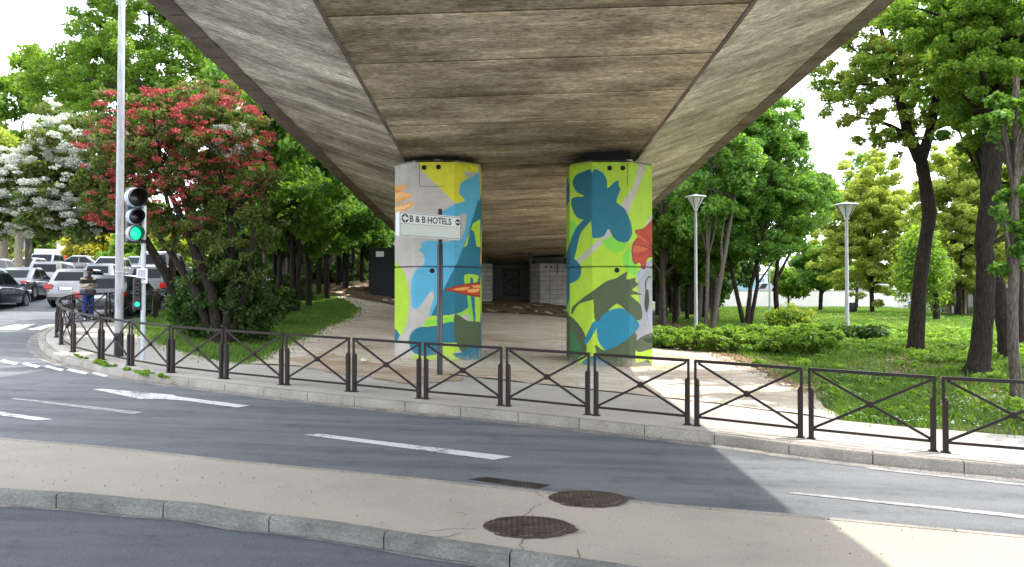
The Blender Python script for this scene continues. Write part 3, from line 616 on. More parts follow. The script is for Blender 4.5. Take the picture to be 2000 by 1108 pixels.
def pier(name, label, xl, xr, xf1, xf2, yf, ztop, zbot, zjoint, shapes, base, conv, side_l, side_r, scale_t=1):
    """octagonal painted column; paint is stored per 1.2 cm cell of its wrapped surface"""
    root = empty(name, ((xl+xr)/2, yf, zbot), 0, label, 'bridge pier')
    ox, oy, oz = (xl+xr)/2, yf, zbot
    prof = [(xl+.03, yf+2.2), (xl, yf+.55), (xf1, yf), (xf2, yf), (xr, yf+.55), (xr-.03, yf+2.2)]
    P = []
    for i in range(len(prof)-1):
        a = Vector(prof[i]); b = Vector(prof[i+1]); k = max(2, int((b-a).length/(.012 if 0 < i < 4 else .05)))
        P += [tuple(a.lerp(b, j/k)) for j in range(k)]
    P.append(prof[-1]); P = np.array(P); nz = int((ztop-zbot)/.014); Z = np.linspace(zbot-.1, ztop, nz)
    Z = np.unique(np.concatenate([Z, [zjoint-.022, zjoint-.018, zjoint+.018, zjoint+.022]])); nz = len(Z)
    n = len(P); X, Y = P[:, 0], P[:, 1]; cx, cy = (xl+xr)/2, yf+1.1
    V = np.empty((nz, n, 3)); inset = np.where(np.abs(Z-zjoint) < .02, .03, 0)
    for j in range(nz):
        dx = X-cx; dy = Y-cy; L = np.hypot(dx, dy); V[j, :, 0] = X-dx/L*inset[j]-ox; V[j, :, 1] = Y-dy/L*inset[j]-oy; V[j, :, 2] = Z[j]-oz
    V = V.reshape(-1, 3); idx = np.arange(nz*n).reshape(nz, n)
    F = np.stack([idx[:-1, :-1], idx[:-1, 1:], idx[1:, 1:], idx[1:, :-1]], -1).reshape(-1, 4)
    me = bpy.data.meshes.new('body'); me.vertices.add(len(V)); me.vertices.foreach_set('co', V.astype(np.float32).ravel())
    me.loops.add(F.size); me.loops.foreach_set('vertex_index', F.ravel().astype(np.int32)); me.polygons.add(len(F)); me.polygons.foreach_set('loop_start', np.arange(0, F.size, 4, dtype=np.int32))
    xc = (X[:-1]+X[1:])/2; yc = (Y[:-1]+Y[1:])/2; zc = (Z[:-1]+Z[1:])/2
    ca = np.empty((nz-1, n-1, 4)); ca[..., :3] = base; ca[..., 3] = 1
    # surface metric: chart coordinate runs on past the folds
    XX, ZZ = np.meshgrid(xc, zc); YY = np.meshgrid(yc, zc)[0]
    uu, vv = conv(XX, YY, ZZ); pts = np.stack([uu.ravel(), vv.ravel()], 1)
    for col, it, poly in shapes:
        q = cround(poly, min(it, 2)) if it else poly
        ins = inpoly(pts, q).reshape(nz-1, n-1); ca[ins, :3] = col
    sl_ = (YY > yf+.6)
    for sel, bands in ((sl_ & (XX < cx), side_l), (sl_ & (XX > cx), side_r)):
        for z0, z1, sk, col in bands:
            ins = sel & (ZZ > z0+sk*(YY-yf)) & (ZZ < z1+sk*(YY-yf)+.15*np.sin(YY*4)); ca[ins, :3] = col
    rr = np.random.default_rng(3)
    # bare concrete blotches, small pores and chips, mud splash at the foot
    isg = np.all(np.abs(ca[..., :3]-np.array(GRY)) < 1e-4, axis=-1)
    A = np.arange(n-1)[None, :]*.012; Bz = ZZ
    def wob(sd, f):
        q = np.random.default_rng(sd); o_ = 0
        for k in range(14):
            a_, b_, p_ = q.normal(), q.normal(), q.uniform(0, 6.28); fr = f*(1+k*.55); o_ = o_+np.sin(A*a_*fr+Bz*b_*fr+p_)/(1+k*.35)
        return o_/3.0
    bl = wob(1, 3.0); ca[isg, :3] *= (1+.13*np.clip(bl, -1.3, 1.3))[isg][:, None]
    drip = wob(2, 5.0); ca[..., :3] *= (1-.05*np.clip(wob(4, 9.0), 0, 1))[..., None]
    splash = np.clip((.22+.14*wob(5, 7.0)-(ZZ-(zbot))), 0, .2)/.2
    ca[..., :3] = ca[..., :3]*(1-.55*splash[..., None])+np.array((.38, .33, .26))*.55*splash[..., None]
    pores = rr.random(ca.shape[:2]) < .0012; ca[pores, :3] *= .35
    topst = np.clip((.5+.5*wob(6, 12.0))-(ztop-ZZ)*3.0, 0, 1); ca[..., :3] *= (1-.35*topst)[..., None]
    ca[(np.abs(ZZ-zjoint) < .02), :3] *= .35
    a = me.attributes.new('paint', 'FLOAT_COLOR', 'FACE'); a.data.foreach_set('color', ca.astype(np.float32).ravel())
    me.materials.append(M_PIER); me.update(calc_edges=True)
    ob = link(bpy.data.objects.new('body', me)); ob.parent = root
    mb = MB(); pr = [(x-ox, y-oy) for x, y in prof]; mb.prism(pr, ztop-zbot-.04, ztop-zbot+.003, None)
    mb.add([(xl+.03-ox, 2.2, -.1), (xr-.03-ox, 2.2, -.1), (xr-.03-ox, 2.2, ztop-zbot), (xl+.03-ox, 2.2, ztop-zbot)], [(0, 1, 2, 3)])
    mb.build('cap', M_CONC, root)
    return root
def bolt_holes(root, pts, r=.05):
    for x, z in pts:
        mb = MB(); M = Matrix.Translation((x, -.003, z)) @ Matrix.Rotation(math.pi/2, 4, 'X')
        mb.lathe([(r, 0), (r, .006)], n=16, M=M); mb.build('bolt_hole', M_DARK, root)
D1 = 19.25
def convL(X, Y, Z):
    d = Y; u = 1000+X/d*FPX; v = 575-(Z-EYE)/d*FPX*1.0; return (u-740)*2.3077, (v-280)*2.3077
def convR(X, Y, Z):
    d = Y; u = 1000+X/d*FPX; v = 575-(Z-EYE)/d*FPX; return (u-1080)*2.408, (v-280)*2.408
z_t = vz(313, D1)
def pxX(u, d=D1): return ux(u, d)
pL = pier('bridge_pier', 'left front pier painted with yellow, sky blue and teal leaves on bare grey', pxX(771, 19.8), pxX(938, 19.8), pxX(811), pxX(887), D1, z_t, G(-2, D1), vz(521, D1), PL, GRY, convL,
   [(0, 9, 0, GRY)], [(-1, 1.6, .3, TEAL), (1.6, 2.6, -.2, LIME), (2.6, 3.0, .1, ORG), (3.0, 4.6, .4, TEAL), (4.6, 6, 0, YEL)])
pR = pier('bridge_pier', 'right front pier painted lime green with dark teal flowers and red poppy', pxX(1113, 19.8), pxX(1274, 19.8), pxX(1157), pxX(1229), D1, z_t+.0, G(2.6, D1), vz(521, D1), PR, LIME, convR,
   [(-1, 1.2, .3, OLV), (1.2, 1.9, .1, BGR), (1.9, 2.9, -.2, TEAL), (2.9, 4.4, .5, LIME), (4.4, 5.0, 0, TEAL)], [(0, 2.2, 0, LIL), (2.2, 3.4, .2, RED)])
def pxh(u, v, root): return (ux(u, D1)-root.location.x, vz(v, D1)-root.location.z)
bolt_holes(pL, [pxh(828, 327, pL), pxh(856, 326, pL), pxh(844, 529, pL)], .065); bolt_holes(pR, [pxh(1191, 328, pR), pxh(1217, 328, pR), pxh(1205, 528, pR)], .065)
for root, u0, u1 in ((pL, 819, 824), (pR, 1226, 1229)):  # corner notch lines of the recessed jacking niche
    a = pxh(u0, 318, root); b = pxh(u0, 364, root)
    MB().box(a[0]-.008, a[0]+.008, -.004, .003, b[1], a[1]).build('niche_groove', M_CORN, root)
a = pxh(819, 364, pL); b = pxh(868, 364, pL); MB().box(a[0], b[0], -.004, .003, a[1]-.008, a[1]+.008).build('niche_groove', M_CORN, pL)
# bearings between piers and deck, coloured black to read as the shaded gap
for px0, px1, root in ((800, 905, pL), (1135, 1240, pR)):
    x0, x1 = ux(px0, 19.6), ux(px1, 19.6)
    mb = MB(); mb.box(x0-root.location.x, x1-root.location.x, .35, 1.7, z_t-root.location.z+.005, z_t-root.location.z+.10); mb.box(x0+.1-root.location.x, x1-.1-root.location.x, .4, 1.6, z_t-root.location.z+.10, z_t-root.location.z+.40)
    mb.build('bearing', M_DARK, root)
for u, root in ((854, pL), (1230, pR)):
    x = ux(u, 19.4)-root.location.x; z = z_t-root.location.z
    MB().box(x-.08, x+.08, .15, .3, z, z+.05).build('bearing_plate', plain('galvanised plate', (.5, .5, .48), .5, .6), root)
# far piers and abutment
FY = 44.6
def block_mat():
    m, t, b = newmat('whitish block courses'); tc = N(t, 'ShaderNodeTexCoord'); mp = N(t, 'ShaderNodeMapping'); mp.inputs['Rotation'].default_value = (math.pi/2, 0, 0); t.links.new(tc.outputs['Object'], mp.inputs['Vector'])
    br = N(t, 'ShaderNodeTexBrick'); br.offset = 0; br.inputs['Scale'].default_value = 1; br.inputs['Brick Width'].default_value = 3; br.inputs['Row Height'].default_value = .27; br.inputs['Mortar Size'].default_value = .012
    br.inputs['Color1'].default_value = (.46, .44, .40, 1); br.inputs['Color2'].default_value = (.36, .34, .31, 1); br.inputs['Mortar'].default_value = (.1, .1, .09, 1)
    t.links.new(mp.outputs[0], br.inputs['Vector']); n = noise(t, tc.outputs['Object'], 2, 6); col = mixc(t, br.outputs['Color'], ramp(t, n, [(.3, (.7, .7, .7)), (.7, (1.1, 1.1, 1.1))]), 1.0, 'MULTIPLY')
    t.links.new(col, b.inputs['Base Color']); b.inputs['Roughness'].default_value = .85; return m
M_BLOCK = block_mat()
for nm, lab, xl, xr in (('bridge_pier', 'distant grey pier at far end of the underpass, left of the dark opening', -3.5, -1.2), ('bridge_pier', 'distant whitish blockwork pier right of dark opening at far end of underpass', 1.15, 3.4)):
    r_ = empty(nm, ((xl+xr)/2, FY, G(0, FY)), 0, lab, 'bridge pier'); c = (xr-xl)/2; zt = vz(515, FY)-G(0, FY)
    MB().prism([(-c, .6), (-c+.55, 0), (c-.55, 0), (c, .6), (c-.03, 2.2), (-c+.03, 2.2)], -.5, zt).build('body', M_BLOCK, r_)
    MB().box(-c+.3, c-.3, .4, 1.8, zt, zt+.4).build('bearing', M_ABUT, r_)
    if xl > 0:
        bolt_holes(r_, [(-.25, zt-.2), (.1, zt-.2)], .06); MB().box(.42, .47, -.004, .003, zt-.6, zt).build('niche_groove', M_DARK, r_)
ab = empty('abutment', (0, 48.7, 0), 0, 'dark concrete end wall closing the underpass behind the distant piers', 'abutment')
g0 = G(0, 48.7); zt = vz(498, 48)
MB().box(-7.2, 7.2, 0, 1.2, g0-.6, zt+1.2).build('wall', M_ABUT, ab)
M_REC = plain('recess grey', (.12, .125, .125), .9)
MB().box(-1.35, -.62, -.12, .0, g0+.3, zt-.9).build('panel', M_REC, ab); MB().box(.55, 1.25, -.12, .0, g0+.3, zt-.9).build('panel', M_REC, ab); MB().box(-1.5, 1.3, -.5, -.0, g0-.2, g0+.28).build('ledge', M_REC, ab)
MB().box(-.6, .53, -.03, .0, g0+.4, zt-1.0).build('shutter', surf('stained shutter', (.02, .02, .02), (.16, .16, .15), 3, 20, scale=(1, 1, 4)), ab)
MB().box(-1.7, 1.5, -.3, -.0, zt-.85, zt-.65).build('lintel', M_REC, ab)
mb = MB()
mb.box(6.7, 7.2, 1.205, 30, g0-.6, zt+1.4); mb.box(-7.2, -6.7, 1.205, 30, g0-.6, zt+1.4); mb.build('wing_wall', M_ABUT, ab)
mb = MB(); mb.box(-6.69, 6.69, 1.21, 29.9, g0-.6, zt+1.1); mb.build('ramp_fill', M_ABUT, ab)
dpx = ux(1036, 43.5); dp = empty('downpipe', (dpx, 43.5, G(dpx, 43.5)), 0, 'thin dark drainpipe standing beside the distant blockwork pier', 'pipe')
MB().tube([(0, 0, -.2), (0, 0, vz(492, 43.5)-dp.location.z)], .07, 10).build('pipe', M_ABUT, dp); MB().box(-.1, .1, -.02, .1, 1.5, 1.56).build('bracket', M_ABUT, dp)
# ------------------------------------------------------------------ kerbside barriers
M_BAR = plain('dark brown painted steel', (.020, .012, .011), .5, 0, 0, spec=.3)
fpx = [(1835, 884), (1574, 857), (1352, 832), (1156, 812), (985, 794), (825, 780), (686, 766), (555, 753), (437, 741), (333, 729), (255, 715), (197, 703)]
J = [at(u, v) for u, v in fpx]
dxy = Vector(J[0])-Vector(J[1]); J = [tuple(Vector(J[0])+dxy*2), tuple(Vector(J[0])+dxy)]+J
# round the corner and back along the side street, following the kerb
Koff = offset(K, sgn*.42); last = Vector(J[-1]); acc = 0
ki = min(range(len(Koff)), key=lambda i: (Vector(Koff[i])-last).length if i > 5 else 99)
p = last; i = ki+1; cnt = 0
while i < len(Koff) and cnt < 9:
    q = Vector(Koff[i])
    if (q-Vector(J[-1])).length >= 1.32: J.append(tuple(q)); cnt += 1
    i += 1
print('J', [(round(a, 1), round(b, 1)) for a, b in J]); print([round((Vector(J[i])-Vector(J[i+1])).length, 2) for i in range(len(J)-1)])
nb = len(J)-1
def barrier(a, b, label):
    a = Vector(a); b = Vector(b); t = (b-a).normalized(); L = (b-a).length-.10; a = a+t*.05; zb = G(*a)+.008; ze = G(*(a+t*L))+.008; k = (ze-zb)/L
    root = empty('barrier', (a.x, a.y, zb), math.atan2(t.y, t.x), label, 'barrier', 'cross-braced brown barriers along the kerb')
    H = .96; z = lambda x, h: h+k*x
    for x, s in ((.02, 1), (L-.02, -1)):
        mb = MB(); h = z(x, 0)
        mb.box(x-.034, x+.034, -.036, .036, h-.02, h+.68, ch=.006); mb.box(x-s*.018-.016, x-s*.018+.020, -.014, .014, h+.64, h+H-.0); mb.prism([(x-.02, -.022), (x+.02, -.022), (x+.02, .022), (x-.02, .022)], h+.66, h+.70)
        mb.box(x-.055, x+.055, -.06, .06, h-.006, h+.012); mb.build('post', M_BAR, root)
    MB().bar((-.012, 0, z(0, H)), (L+.012, 0, z(L, H)), .055, .042).build('top_rail', M_BAR, root)
    MB().bar((.04, 0, z(.04, .13)), (L-.04, 0, z(L, .13)), .03, .034).build('bottom_rail', M_BAR, root)
    MB().bar((.035, .006, z(.035, H-.03)), (L-.04, .006, z(L-.04, .15)), .022, .034).build('brace', M_BAR, root)
    MB().bar((.035, -.008, z(.035, .15)), (L-.04, -.008, z(L-.04, H-.03)), .022, .034).build('brace', M_BAR, root)
    m_ = Matrix.Translation((L/2, 0, z(L/2, (H+.12)/2))) @ Matrix.Rotation(math.pi/2, 4, 'X')
    MB().lathe([(.022, -.034), (.046, -.03), (.05, 0), (.046, .03), (.022, .034)], n=12, M=m_).build('boss', M_BAR, root, smooth=40)
for i in range(nb):
    n = nb-i
    barrier(J[i], J[i+1], 'brown steel barrier with crossed braces, %s panel counted from the right end of the row' % ordinal(i) if i < 8 else 'brown cross-braced barrier panel at the curved end, %s counted from the side street end' % ordinal(n-1))

# ------------------------------------------------------------------ poles, signal, signs
M_ALU = surf('brushed grey pole', (.30, .31, .325), (.38, .39, .40), .6, 5, None, .42, .02, .001, (3, 3, .4), spec=.5)
M_BLK = plain('matt black plastic', (.012, .012, .013), .45); M_GREYP = plain('light grey painted steel', (.50, .54, .58), .4)
M_WHITE = plain('white enamel', (.78, .79, .80), .35); M_GREEN = plain('green signal light', (.02, .5, .3), .3, emit=(.01, .85, .42), es=.42); M_LENSOFF = plain('unlit signal lens', (.02, .015, .02), .2)
mx_, my_ = at(232, 696); mg = G(mx_, my_)
mast = empty('street_lamp', (mx_, my_, mg), 0, 'tall silvery street lamp mast with black foot rising past the traffic light out of view', 'street lamp')
mb = MB(); mb.tube([(0, 0, 0), (0, 0, 3.5), (.01, 0, 9.5), (.0, 0, 11.2)], [.095, .088, .07, .06], 20); mb.build('mast', M_ALU, mast, smooth=60)
MB().lathe([(.12, -.02), (.12, .02), (.103, .03), (.103, .52), (.097, .55)], n=20).build('foot_sleeve', M_BLK, mast, smooth=40)
for zz in (vz(458, my_)-mg, vz(531, my_)-mg): MB().lathe([(.094, 0), (.094, .02)], n=20).build('strap', M_GREYP, mast).location = (0, 0, zz)
MB().tube([(0, 0, 11.1), (.5, -.2, 11.5), (1.6, -.6, 11.6)], [.05, .045, .04], 10).build('arm', M_ALU, mast); MB().box(1.5, 2.2, -.85, -.5, 11.52, 11.66, ch=.03).build('lamp_head', M_GREYP, mast)
px_, py_ = at(279, 703); pg = G(px_, py_); PXM = FPX/py_
tl = empty('traffic_light', (px_, py_, pg), 0, 'traffic light showing green on slim grey post behind the barriers', 'traffic light')
MB().tube([(0, 0, 0), (0, 0, vz(402, py_)-pg)], .052, 16).build('post', M_GREYP, tl, smooth=60)
MB().lathe([(.058, 0), (.058, .09)], n=16).build('collar', M_BLK, tl).location = (0, 0, vz(476, py_)-pg)
hx = (263-279)/PXM; hz = vz(420, py_)-pg
YAW = math.radians(50)
hd = MB().box(-.15, .15, -.02, .16, -.66, .62, Matrix.Rotation(YAW, 4, 'Z'), ch=.03).build('signal_head', M_BLK, tl); hd.location = (hx+.03, -.12, hz)
def visor(parent, c, R, L, lens, rimmat, n=24):
    M = Matrix.Translation(c) @ Matrix.Rotation(YAW, 4, 'Z') @ Matrix.Rotation(math.pi/2, 4, 'X')
    b = MB()
    rings = []
    for r, z0, z1 in ((R, 0, L), (R*.93, 0, L)): pass
    prof = [(R, 0), (R*1.03, L*.2), (R*1.0, L*.5)]
    vo = MB()
    def ring(r, zf): return [M @ Vector((r*math.cos(a), r*math.sin(a), zf(a))) for a in [2*math.pi*k/n for k in range(n)]]
    cut = lambda a: L*(.72+.28*math.sin(a))
    vo.loft([ring(R*1.06, lambda a: 0), ring(R*1.06, lambda a: L*.25), ring(R*1.0, lambda a: L*.27), ring(R, lambda a: L*.5), ring(R*.97, lambda a: L*.52), ring(R*.97, cut), ring(R*.90, cut), ring(R*.90, lambda a: 0.01)], False)
    vo.m = []
    for i in range(7):
        vo.m += [0 if i < 3 else 1]*n
    vo.build('visor', [rimmat, M_BLK], parent, smooth=30)
    MB().lathe([(R*.9, .012), (R*.6, .035), (R*.2, .045)], n=n, M=M).build('lens', lens, parent, smooth=50)
M_RIM = plain('pale blue grey rim', (.42, .50, .60), .4)
for v_, R, L, ln in ((388, .215, .34, M_LENSOFF), (425, .175, .28, M_LENSOFF), (457, .175, .26, M_GREEN)):
    visor(hd, (-.0+(.005 if v_ == 388 else 0), -.02, (420-v_)/PXM), R, L, ln, M_RIM)
rz_ = vz(574, py_)-pg; RY_ = math.radians(34)
rp_ = MB().box(-.075, .075, -.05, .08, -.37, .37, Matrix.Rotation(RY_, 4, 'Z'), ch=.02).build('repeater_signal', M_BLK, tl); rp_.location = (-.10, -.10, rz_)
for k, ln in ((.24, M_LENSOFF), (.0, M_LENSOFF), (-.24, M_GREEN)):
    M = Matrix.Rotation(RY_, 4, 'Z') @ Matrix.Translation((.0, -.052, k)) @ Matrix.Rotation(math.pi/2, 4, 'X')
    MB().lathe([(.06, 0), (.055, .012), (.02, .02)], n=14, M=M).build('lens', ln, rp_, smooth=50)
    MB().loft([[M @ Vector((r*math.cos(a), r*math.sin(a), z)) for a in [math.pi*j/10 for j in range(11)]] for r, z in ((.068, 0), (.068, .07), (.063, .07), (.063, 0))], False, False).build('visor', M_BLK, rp_)
def paper_mat():
    m, t, b = newmat('printed notice'); b.inputs['Base Color'].default_value = (.72, .72, .78, 1); b.inputs['Roughness'].default_value = .6; return m
no = MB(); nx0, nx1, nz0, nz1 = -.125, .125, vz(554, py_)-pg, vz(525, py_)-pg
no.box(nx0, nx1, -.067, -.060, nz0, nz1)
nob = no.build('notice', paper_mat()); nob.location = (px_, py_, pg); tag(nob, 'small white printed paper notice fixed to the slim traffic light post', 'notice')
M_INK = plain('dark ink', (.03, .03, .04), .6); tx = MB()
for k in range(7):
    zz = nz1-.045-k*.022; tx.box(nx0+.03+(.01 if k % 2 else 0), nx1-.03-(.015 if k % 3 else 0), -.0685, -.0675, zz-.005, zz+.004)
zc_ = nz0+.10
ring = [(x*.085, z*.028) for x, z in [(math.cos(a), math.sin(a)) for a in [2*math.pi*k/20 for k in range(20)]]]
tx.loft([[(x, -.0688, zc_+z) for x, z in ring], [(x*.72, -.0688, zc_+z*.4) for x, z in ring]], False); tx.build('print', M_INK, nob)
# hotel direction sign
def text_mesh(txt, name, mat, parent, width, height, M, th=.0, bold=0.0):
    cu = bpy.data.curves.new(name, 'FONT'); cu.body = txt; cu.size = 1; cu.offset = bold; cu.extrude = .0
    tmp = link(bpy.data.objects.new('tmp', cu)); bpy.context.view_layer.update(); dg = bpy.context.evaluated_depsgraph_get()
    me = bpy.data.meshes.new_from_object(tmp.evaluated_get(dg)); bpy.data.objects.remove(tmp)
    co = np.array([v.co[:] for v in me.vertices]); mn = co.min(0); mxx = co.max(0)
    for v in me.vertices:
        x = (v.co.x-mn[0])/(mxx[0]-mn[0])*width; z = (v.co.y-mn[1])/(mxx[1]-mn[1])*height; v.co = M @ Vector((x, 0, z))
    me.name = name; me.materials.clear(); me.materials.append(mat); o = link(bpy.data.objects.new(name, me)); o.parent = parent; return o
sx_, sy_ = at(859, 734); sg = G(sx_, sy_); SY = math.radians(42); sd = sy_
sign = empty('direction_sign', (sx_, sy_, sg), SY, 'white hotel direction sign box on a dark pole in front of the left painted pier', 'sign')
M_DPOLE = plain('dark grey pole', (.028, .03, .034), .35, .2, .2)
MB().lathe([(.065, -.05), (.065, vz(478, sd)-sg), (.05, vz(476, sd)-sg), (.05, vz(408, sd)-sg-.03), (.03, vz(408, sd)-sg)], n=18).build('pole', M_DPOLE, sign, smooth=40)
sa, sb = -1.22, .46; z1 = vz(421.5, sd)-sg; z0 = vz(468.5, sd)-sg; MS = Matrix.Identity(4)
MB().box(sa, sb, -.19, -.055, z0, z1, ch=.03).build('sign_box', M_WHITE, sign, smooth=30)
MB().box(-.07, .07, -.06, .06, z0+.06, z0+.10).box(-.07, .07, -.06, .06, z1-.10, z1-.06).build('clamp', M_DPOLE, sign)
M_FACE = plain('pale sign face', (.66, .69, .66), .35); M_FACE2 = plain('pale green grey sign face', (.52, .57, .53), .35); yf_ = -.192
zm = z1-(z1-z0)*.47
MB().box(sa+.03, sb-.03, yf_-.002, yf_+.004, zm, z1-.03).build('upper_face', M_FACE, sign); MB().box(sa+.03, sb-.03, yf_-.002, yf_+.004, z0+.03, zm-.0).build('lower_face', M_FACE2, sign)
bd = MB()
for a_, b_, c_, d_ in ((sa+.03, sb-.03, z1-.036, z1-.028), (sa+.03, sb-.03, z0+.028, z0+.036), (sa+.028, sa+.036, z0+.03, z1-.03), (sb-.036, sb-.028, z0+.03, z1-.03), (sa+.03, sb-.03, zm-.003, zm+.003)): bd.box(a_, b_, yf_-.005, yf_-.0025, c_, d_)
bd.build('border_line', M_BLK, sign); Wd = sb-sa; th_ = .145; tz = (zm+z1-.03)/2-th_/2
text_mesh('B & B HOTELS', 'lettering', M_BLK, sign, Wd*.66, th_, Matrix.Translation((sa+Wd*.165, yf_-.006, tz)), bold=.022)
def disc(name, x, z, r, y, mat, parent, n=24, sx=1): return MB().lathe([(r, 0), (r, .002)], n=n, M=Matrix.Translation((x, y, z)) @ Matrix.Scale(sx, 4, (1, 0, 0)) @ Matrix.Rotation(math.pi/2, 4, 'X')).build(name, mat, parent)
cxa = sa+Wd*.095; cz_ = tz+th_/2; disc('arrow_roundel', cxa, cz_, .092, yf_-.004, M_BLK, sign)
ar = MB(); ar.add([(cxa-.075, yf_-.0075, cz_), (cxa+.01, yf_-.0075, cz_+.075), (cxa+.01, yf_-.0075, cz_+.035), (cxa+.085, yf_-.0075, cz_+.015), (cxa+.085, yf_-.0075, cz_-.015), (cxa+.01, yf_-.0075, cz_-.035), (cxa+.01, yf_-.0075, cz_-.075)], [(0, 1, 2, 3, 4, 5, 6)]); ar.build('arrow', M_FACE, sign)
cxb = sb-Wd*.065; disc('logo_roundel', cxb, cz_, .075, yf_-.004, M_BLK, sign, sx=.9)
lg = MB()
for s in (-1, 1): lg.lathe([(.022, 0), (.022, .002)], n=14, M=Matrix.Translation((cxb+s*.028, yf_-.0075, cz_)) @ Matrix.Rotation(math.pi/2, 4, 'X'))
lg.build('logo', M_FACE, sign)
# park lamps
M_GLASSW = plain('frosted lantern glass', (.55, .60, .60), .15, spec=.6)
def park_lamp(u, d, vtop, label):
    x = ux(u, d); g = G(x, d); H = vz(vtop, d)-g
    r = empty('park_lamp', (x, d, g), 0, label, 'street lamp', 'cone headed park lamps')
    MB().lathe([(.085, -.1), (.085, .6), (.075, .62), (.055, H-.62), (.05, H-.6)], n=14).build('pole', M_ALU, r, smooth=40)
    MB().lathe([(.06, H-.66), (.1, H-.6), (.11, H-.54), (.34, H-.12), (.36, H-.1)], n=16).build('lantern', M_GLASSW, r, smooth=30)
    MB().lathe([(.40, H-.10), (.44, H-.085), (.42, H-.05), (.12, H), (.02, H+.03)], n=20).build('cap', M_GREYP, r, smooth=40)
    rb = MB()
    for k in range(6):
        a = k*math.pi/3; rb.bar((.105*math.cos(a), .105*math.sin(a), H-.56), (.375*math.cos(a), .375*math.sin(a), H-.09), .018, .018)
    rb.build('ribs', M_BAR, r)
park_lamp(1359, 30.4, 381, 'cone headed lamp post behind the low hedge, beside the flyover edge'); park_lamp(1654, 27.9, 396, 'cone headed lamp post standing on the grass, left of the dark leaning tree')
def slim_post(name, u, d, vtop, r, mat, label, lean=0, cap=None):
    x = ux(u, d); g = G(x, d); o = empty(name, (x, d, g), 0, label, 'post'); H = vz(vtop, d)-g
    MB().tube([(0, 0, -.1), (lean*.5, 0, H*.5), (lean, 0, H)], [r*1.15, r, r*.85], 10).build('pole', mat, o, smooth=60)
    if cap == 'lamp': MB().box(-.5, .1, -.1, .1, H, H+.09, ch=.02).build('lamp_head', M_GREYP, o)
    elif cap: MB().lathe([(r*1.2, 0), (r*1.2, .04), (r*.4, .08)], n=10).build('cap', M_BAR, o).location = (lean, 0, H)
bx, by = at(516, 612); slim_post('wooden_post', 516, by, 300, .075, M_BARKG, 'slim grey brown post standing on the lawn left of the wood', .02, True)
slim_post('lamp_post', 1503, 62, 492, .07, M_ALU, 'distant slim lamp post in front of the white wall', 0, 'lamp'); slim_post('lamp_post', 47, 62, 442, .08, M_ALU, 'distant pale lamp post beyond the parked cars at far left', 0, 'lamp')
# dark green cabin beside the underpass
cbx = ux(749, 41.5); cg = G(-7.4, 41.5); cb = empty('container', (cbx, 41.5, cg), 0, 'dark green steel container with small white label at the left of the underpass', 'container')
M_DG = plain('dark green steel', (.008, .016, .014), .55); H = vz(487, 41.5)-cg
mb = MB(); mb.box(-.78, .75, 0, 2.2, -.5, H); mb.build('body', M_DG, cb); mb = MB()
for k in range(9): mb.box(-.72+k*.165, -.66+k*.165, -.025, 0, -.4, H-.12)
mb.box(-.82, .79, -.05, 2.24, H, H+.07); mb.box(-.82, -.76, -.05, .0, -.5, H); mb.build('ribs', M_DG, cb)
MB().box(-.42, .02, -.035, -.027, H-.42, H-.12).build('label_plate', M_WHITE, cb)
# litter
lx, ly = at(710, 708); lt = bmesh.new(); bmesh.ops.create_icosphere(lt, subdivisions=2, radius=.09)
for q in lt.verts: q.co = q.co*random.uniform(.6, 1.15); q.co.z = max(0, q.co.z*.7+.03)
me = bpy.data.meshes.new('litter'); lt.to_mesh(me); lt.free(); me.materials.append(M_WHITE); o = link(bpy.data.objects.new('litter', me)); o.location = (lx, ly, G(lx, ly)+.03); tag(o, 'crumpled white paper litter lying on sand left of the painted pier', 'litter')

# ------------------------------------------------------------------ covers in the island
def iron(name, a, b, pat=22):
    m, t, bs = newmat(name); vec = coords(t); v = N(t, 'ShaderNodeTexVoronoi', distance='CHEBYCHEV'); v.inputs['Scale'].default_value = pat; v.inputs['Randomness'].default_value = .05; t.links.new(vec, v.inputs['Vector'])
    n = noise(t, vec, 6, 5); col = ramp(t, n, [(.35, a), (.65, b)]); f = ramp(t, v.outputs['Distance'], [(.28, (1, 1, 1)), (.4, (.35, .33, .3))])
    t.links.new(mixc(t, col, f, 1.0, 'MULTIPLY'), bs.inputs['Base Color']); bs.inputs['Roughness'].default_value = .55; bs.inputs['Metallic'].default_value = .3
    bump(t, bs, v.outputs['Distance'], -.8, .012); return m
M_IRON = iron('rusty cast iron', (.07, .045, .038), (.17, .13, .11))
M_CRK = plain('dark crack', (.07, .055, .04), .95)
def manhole(u, v, label, tear):
    x, y = at(u, v); g = G(x, y); r = empty('manhole_cover', (x, y, g), .3, label, 'manhole cover')
    MB().lathe([(.355, -.02), (.355, .012), (.35, .016)], n=48).build('lid', M_IRON, r)
    ring = []; n = 56
    mb = MB(); o_ = [.40+.012*math.sin(k*1.7)+random.uniform(-.012, .018)+(tear[1]*math.exp(-((k-tear[0])/1.6)**2)) for k in range(n)]
    mb.loft([[(rr[k]*math.cos(2*math.pi*k/n), rr[k]*math.sin(2*math.pi*k/n), z) for k in range(n)] for rr, z in ((o_, .003), ([.395]*n, .008), ([.36]*n, .008), ([.36]*n, -.02))], False)
    mb.build('rim', plain('dark rusty rim', (.055, .035, .026), .8), r); MB().box(-.03, .05, -.012, .02, .0165, .019).build('keyhole', M_BLK, r)
    r.rotation_euler = (0, 0, 0)
    r.scale = (.96, .70, 1)
manhole(1143, 975, 'round rusty manhole cover nearer the road, above and right of the other one', (1, .07)); manhole(1026, 1030, 'round rusty manhole cover nearer the front kerb of the island', (54, .07))
gq = [at(u, v) for u, v in [(912, 938), (950, 933), (1078, 949), (1050, 957), (1000, 951)]]
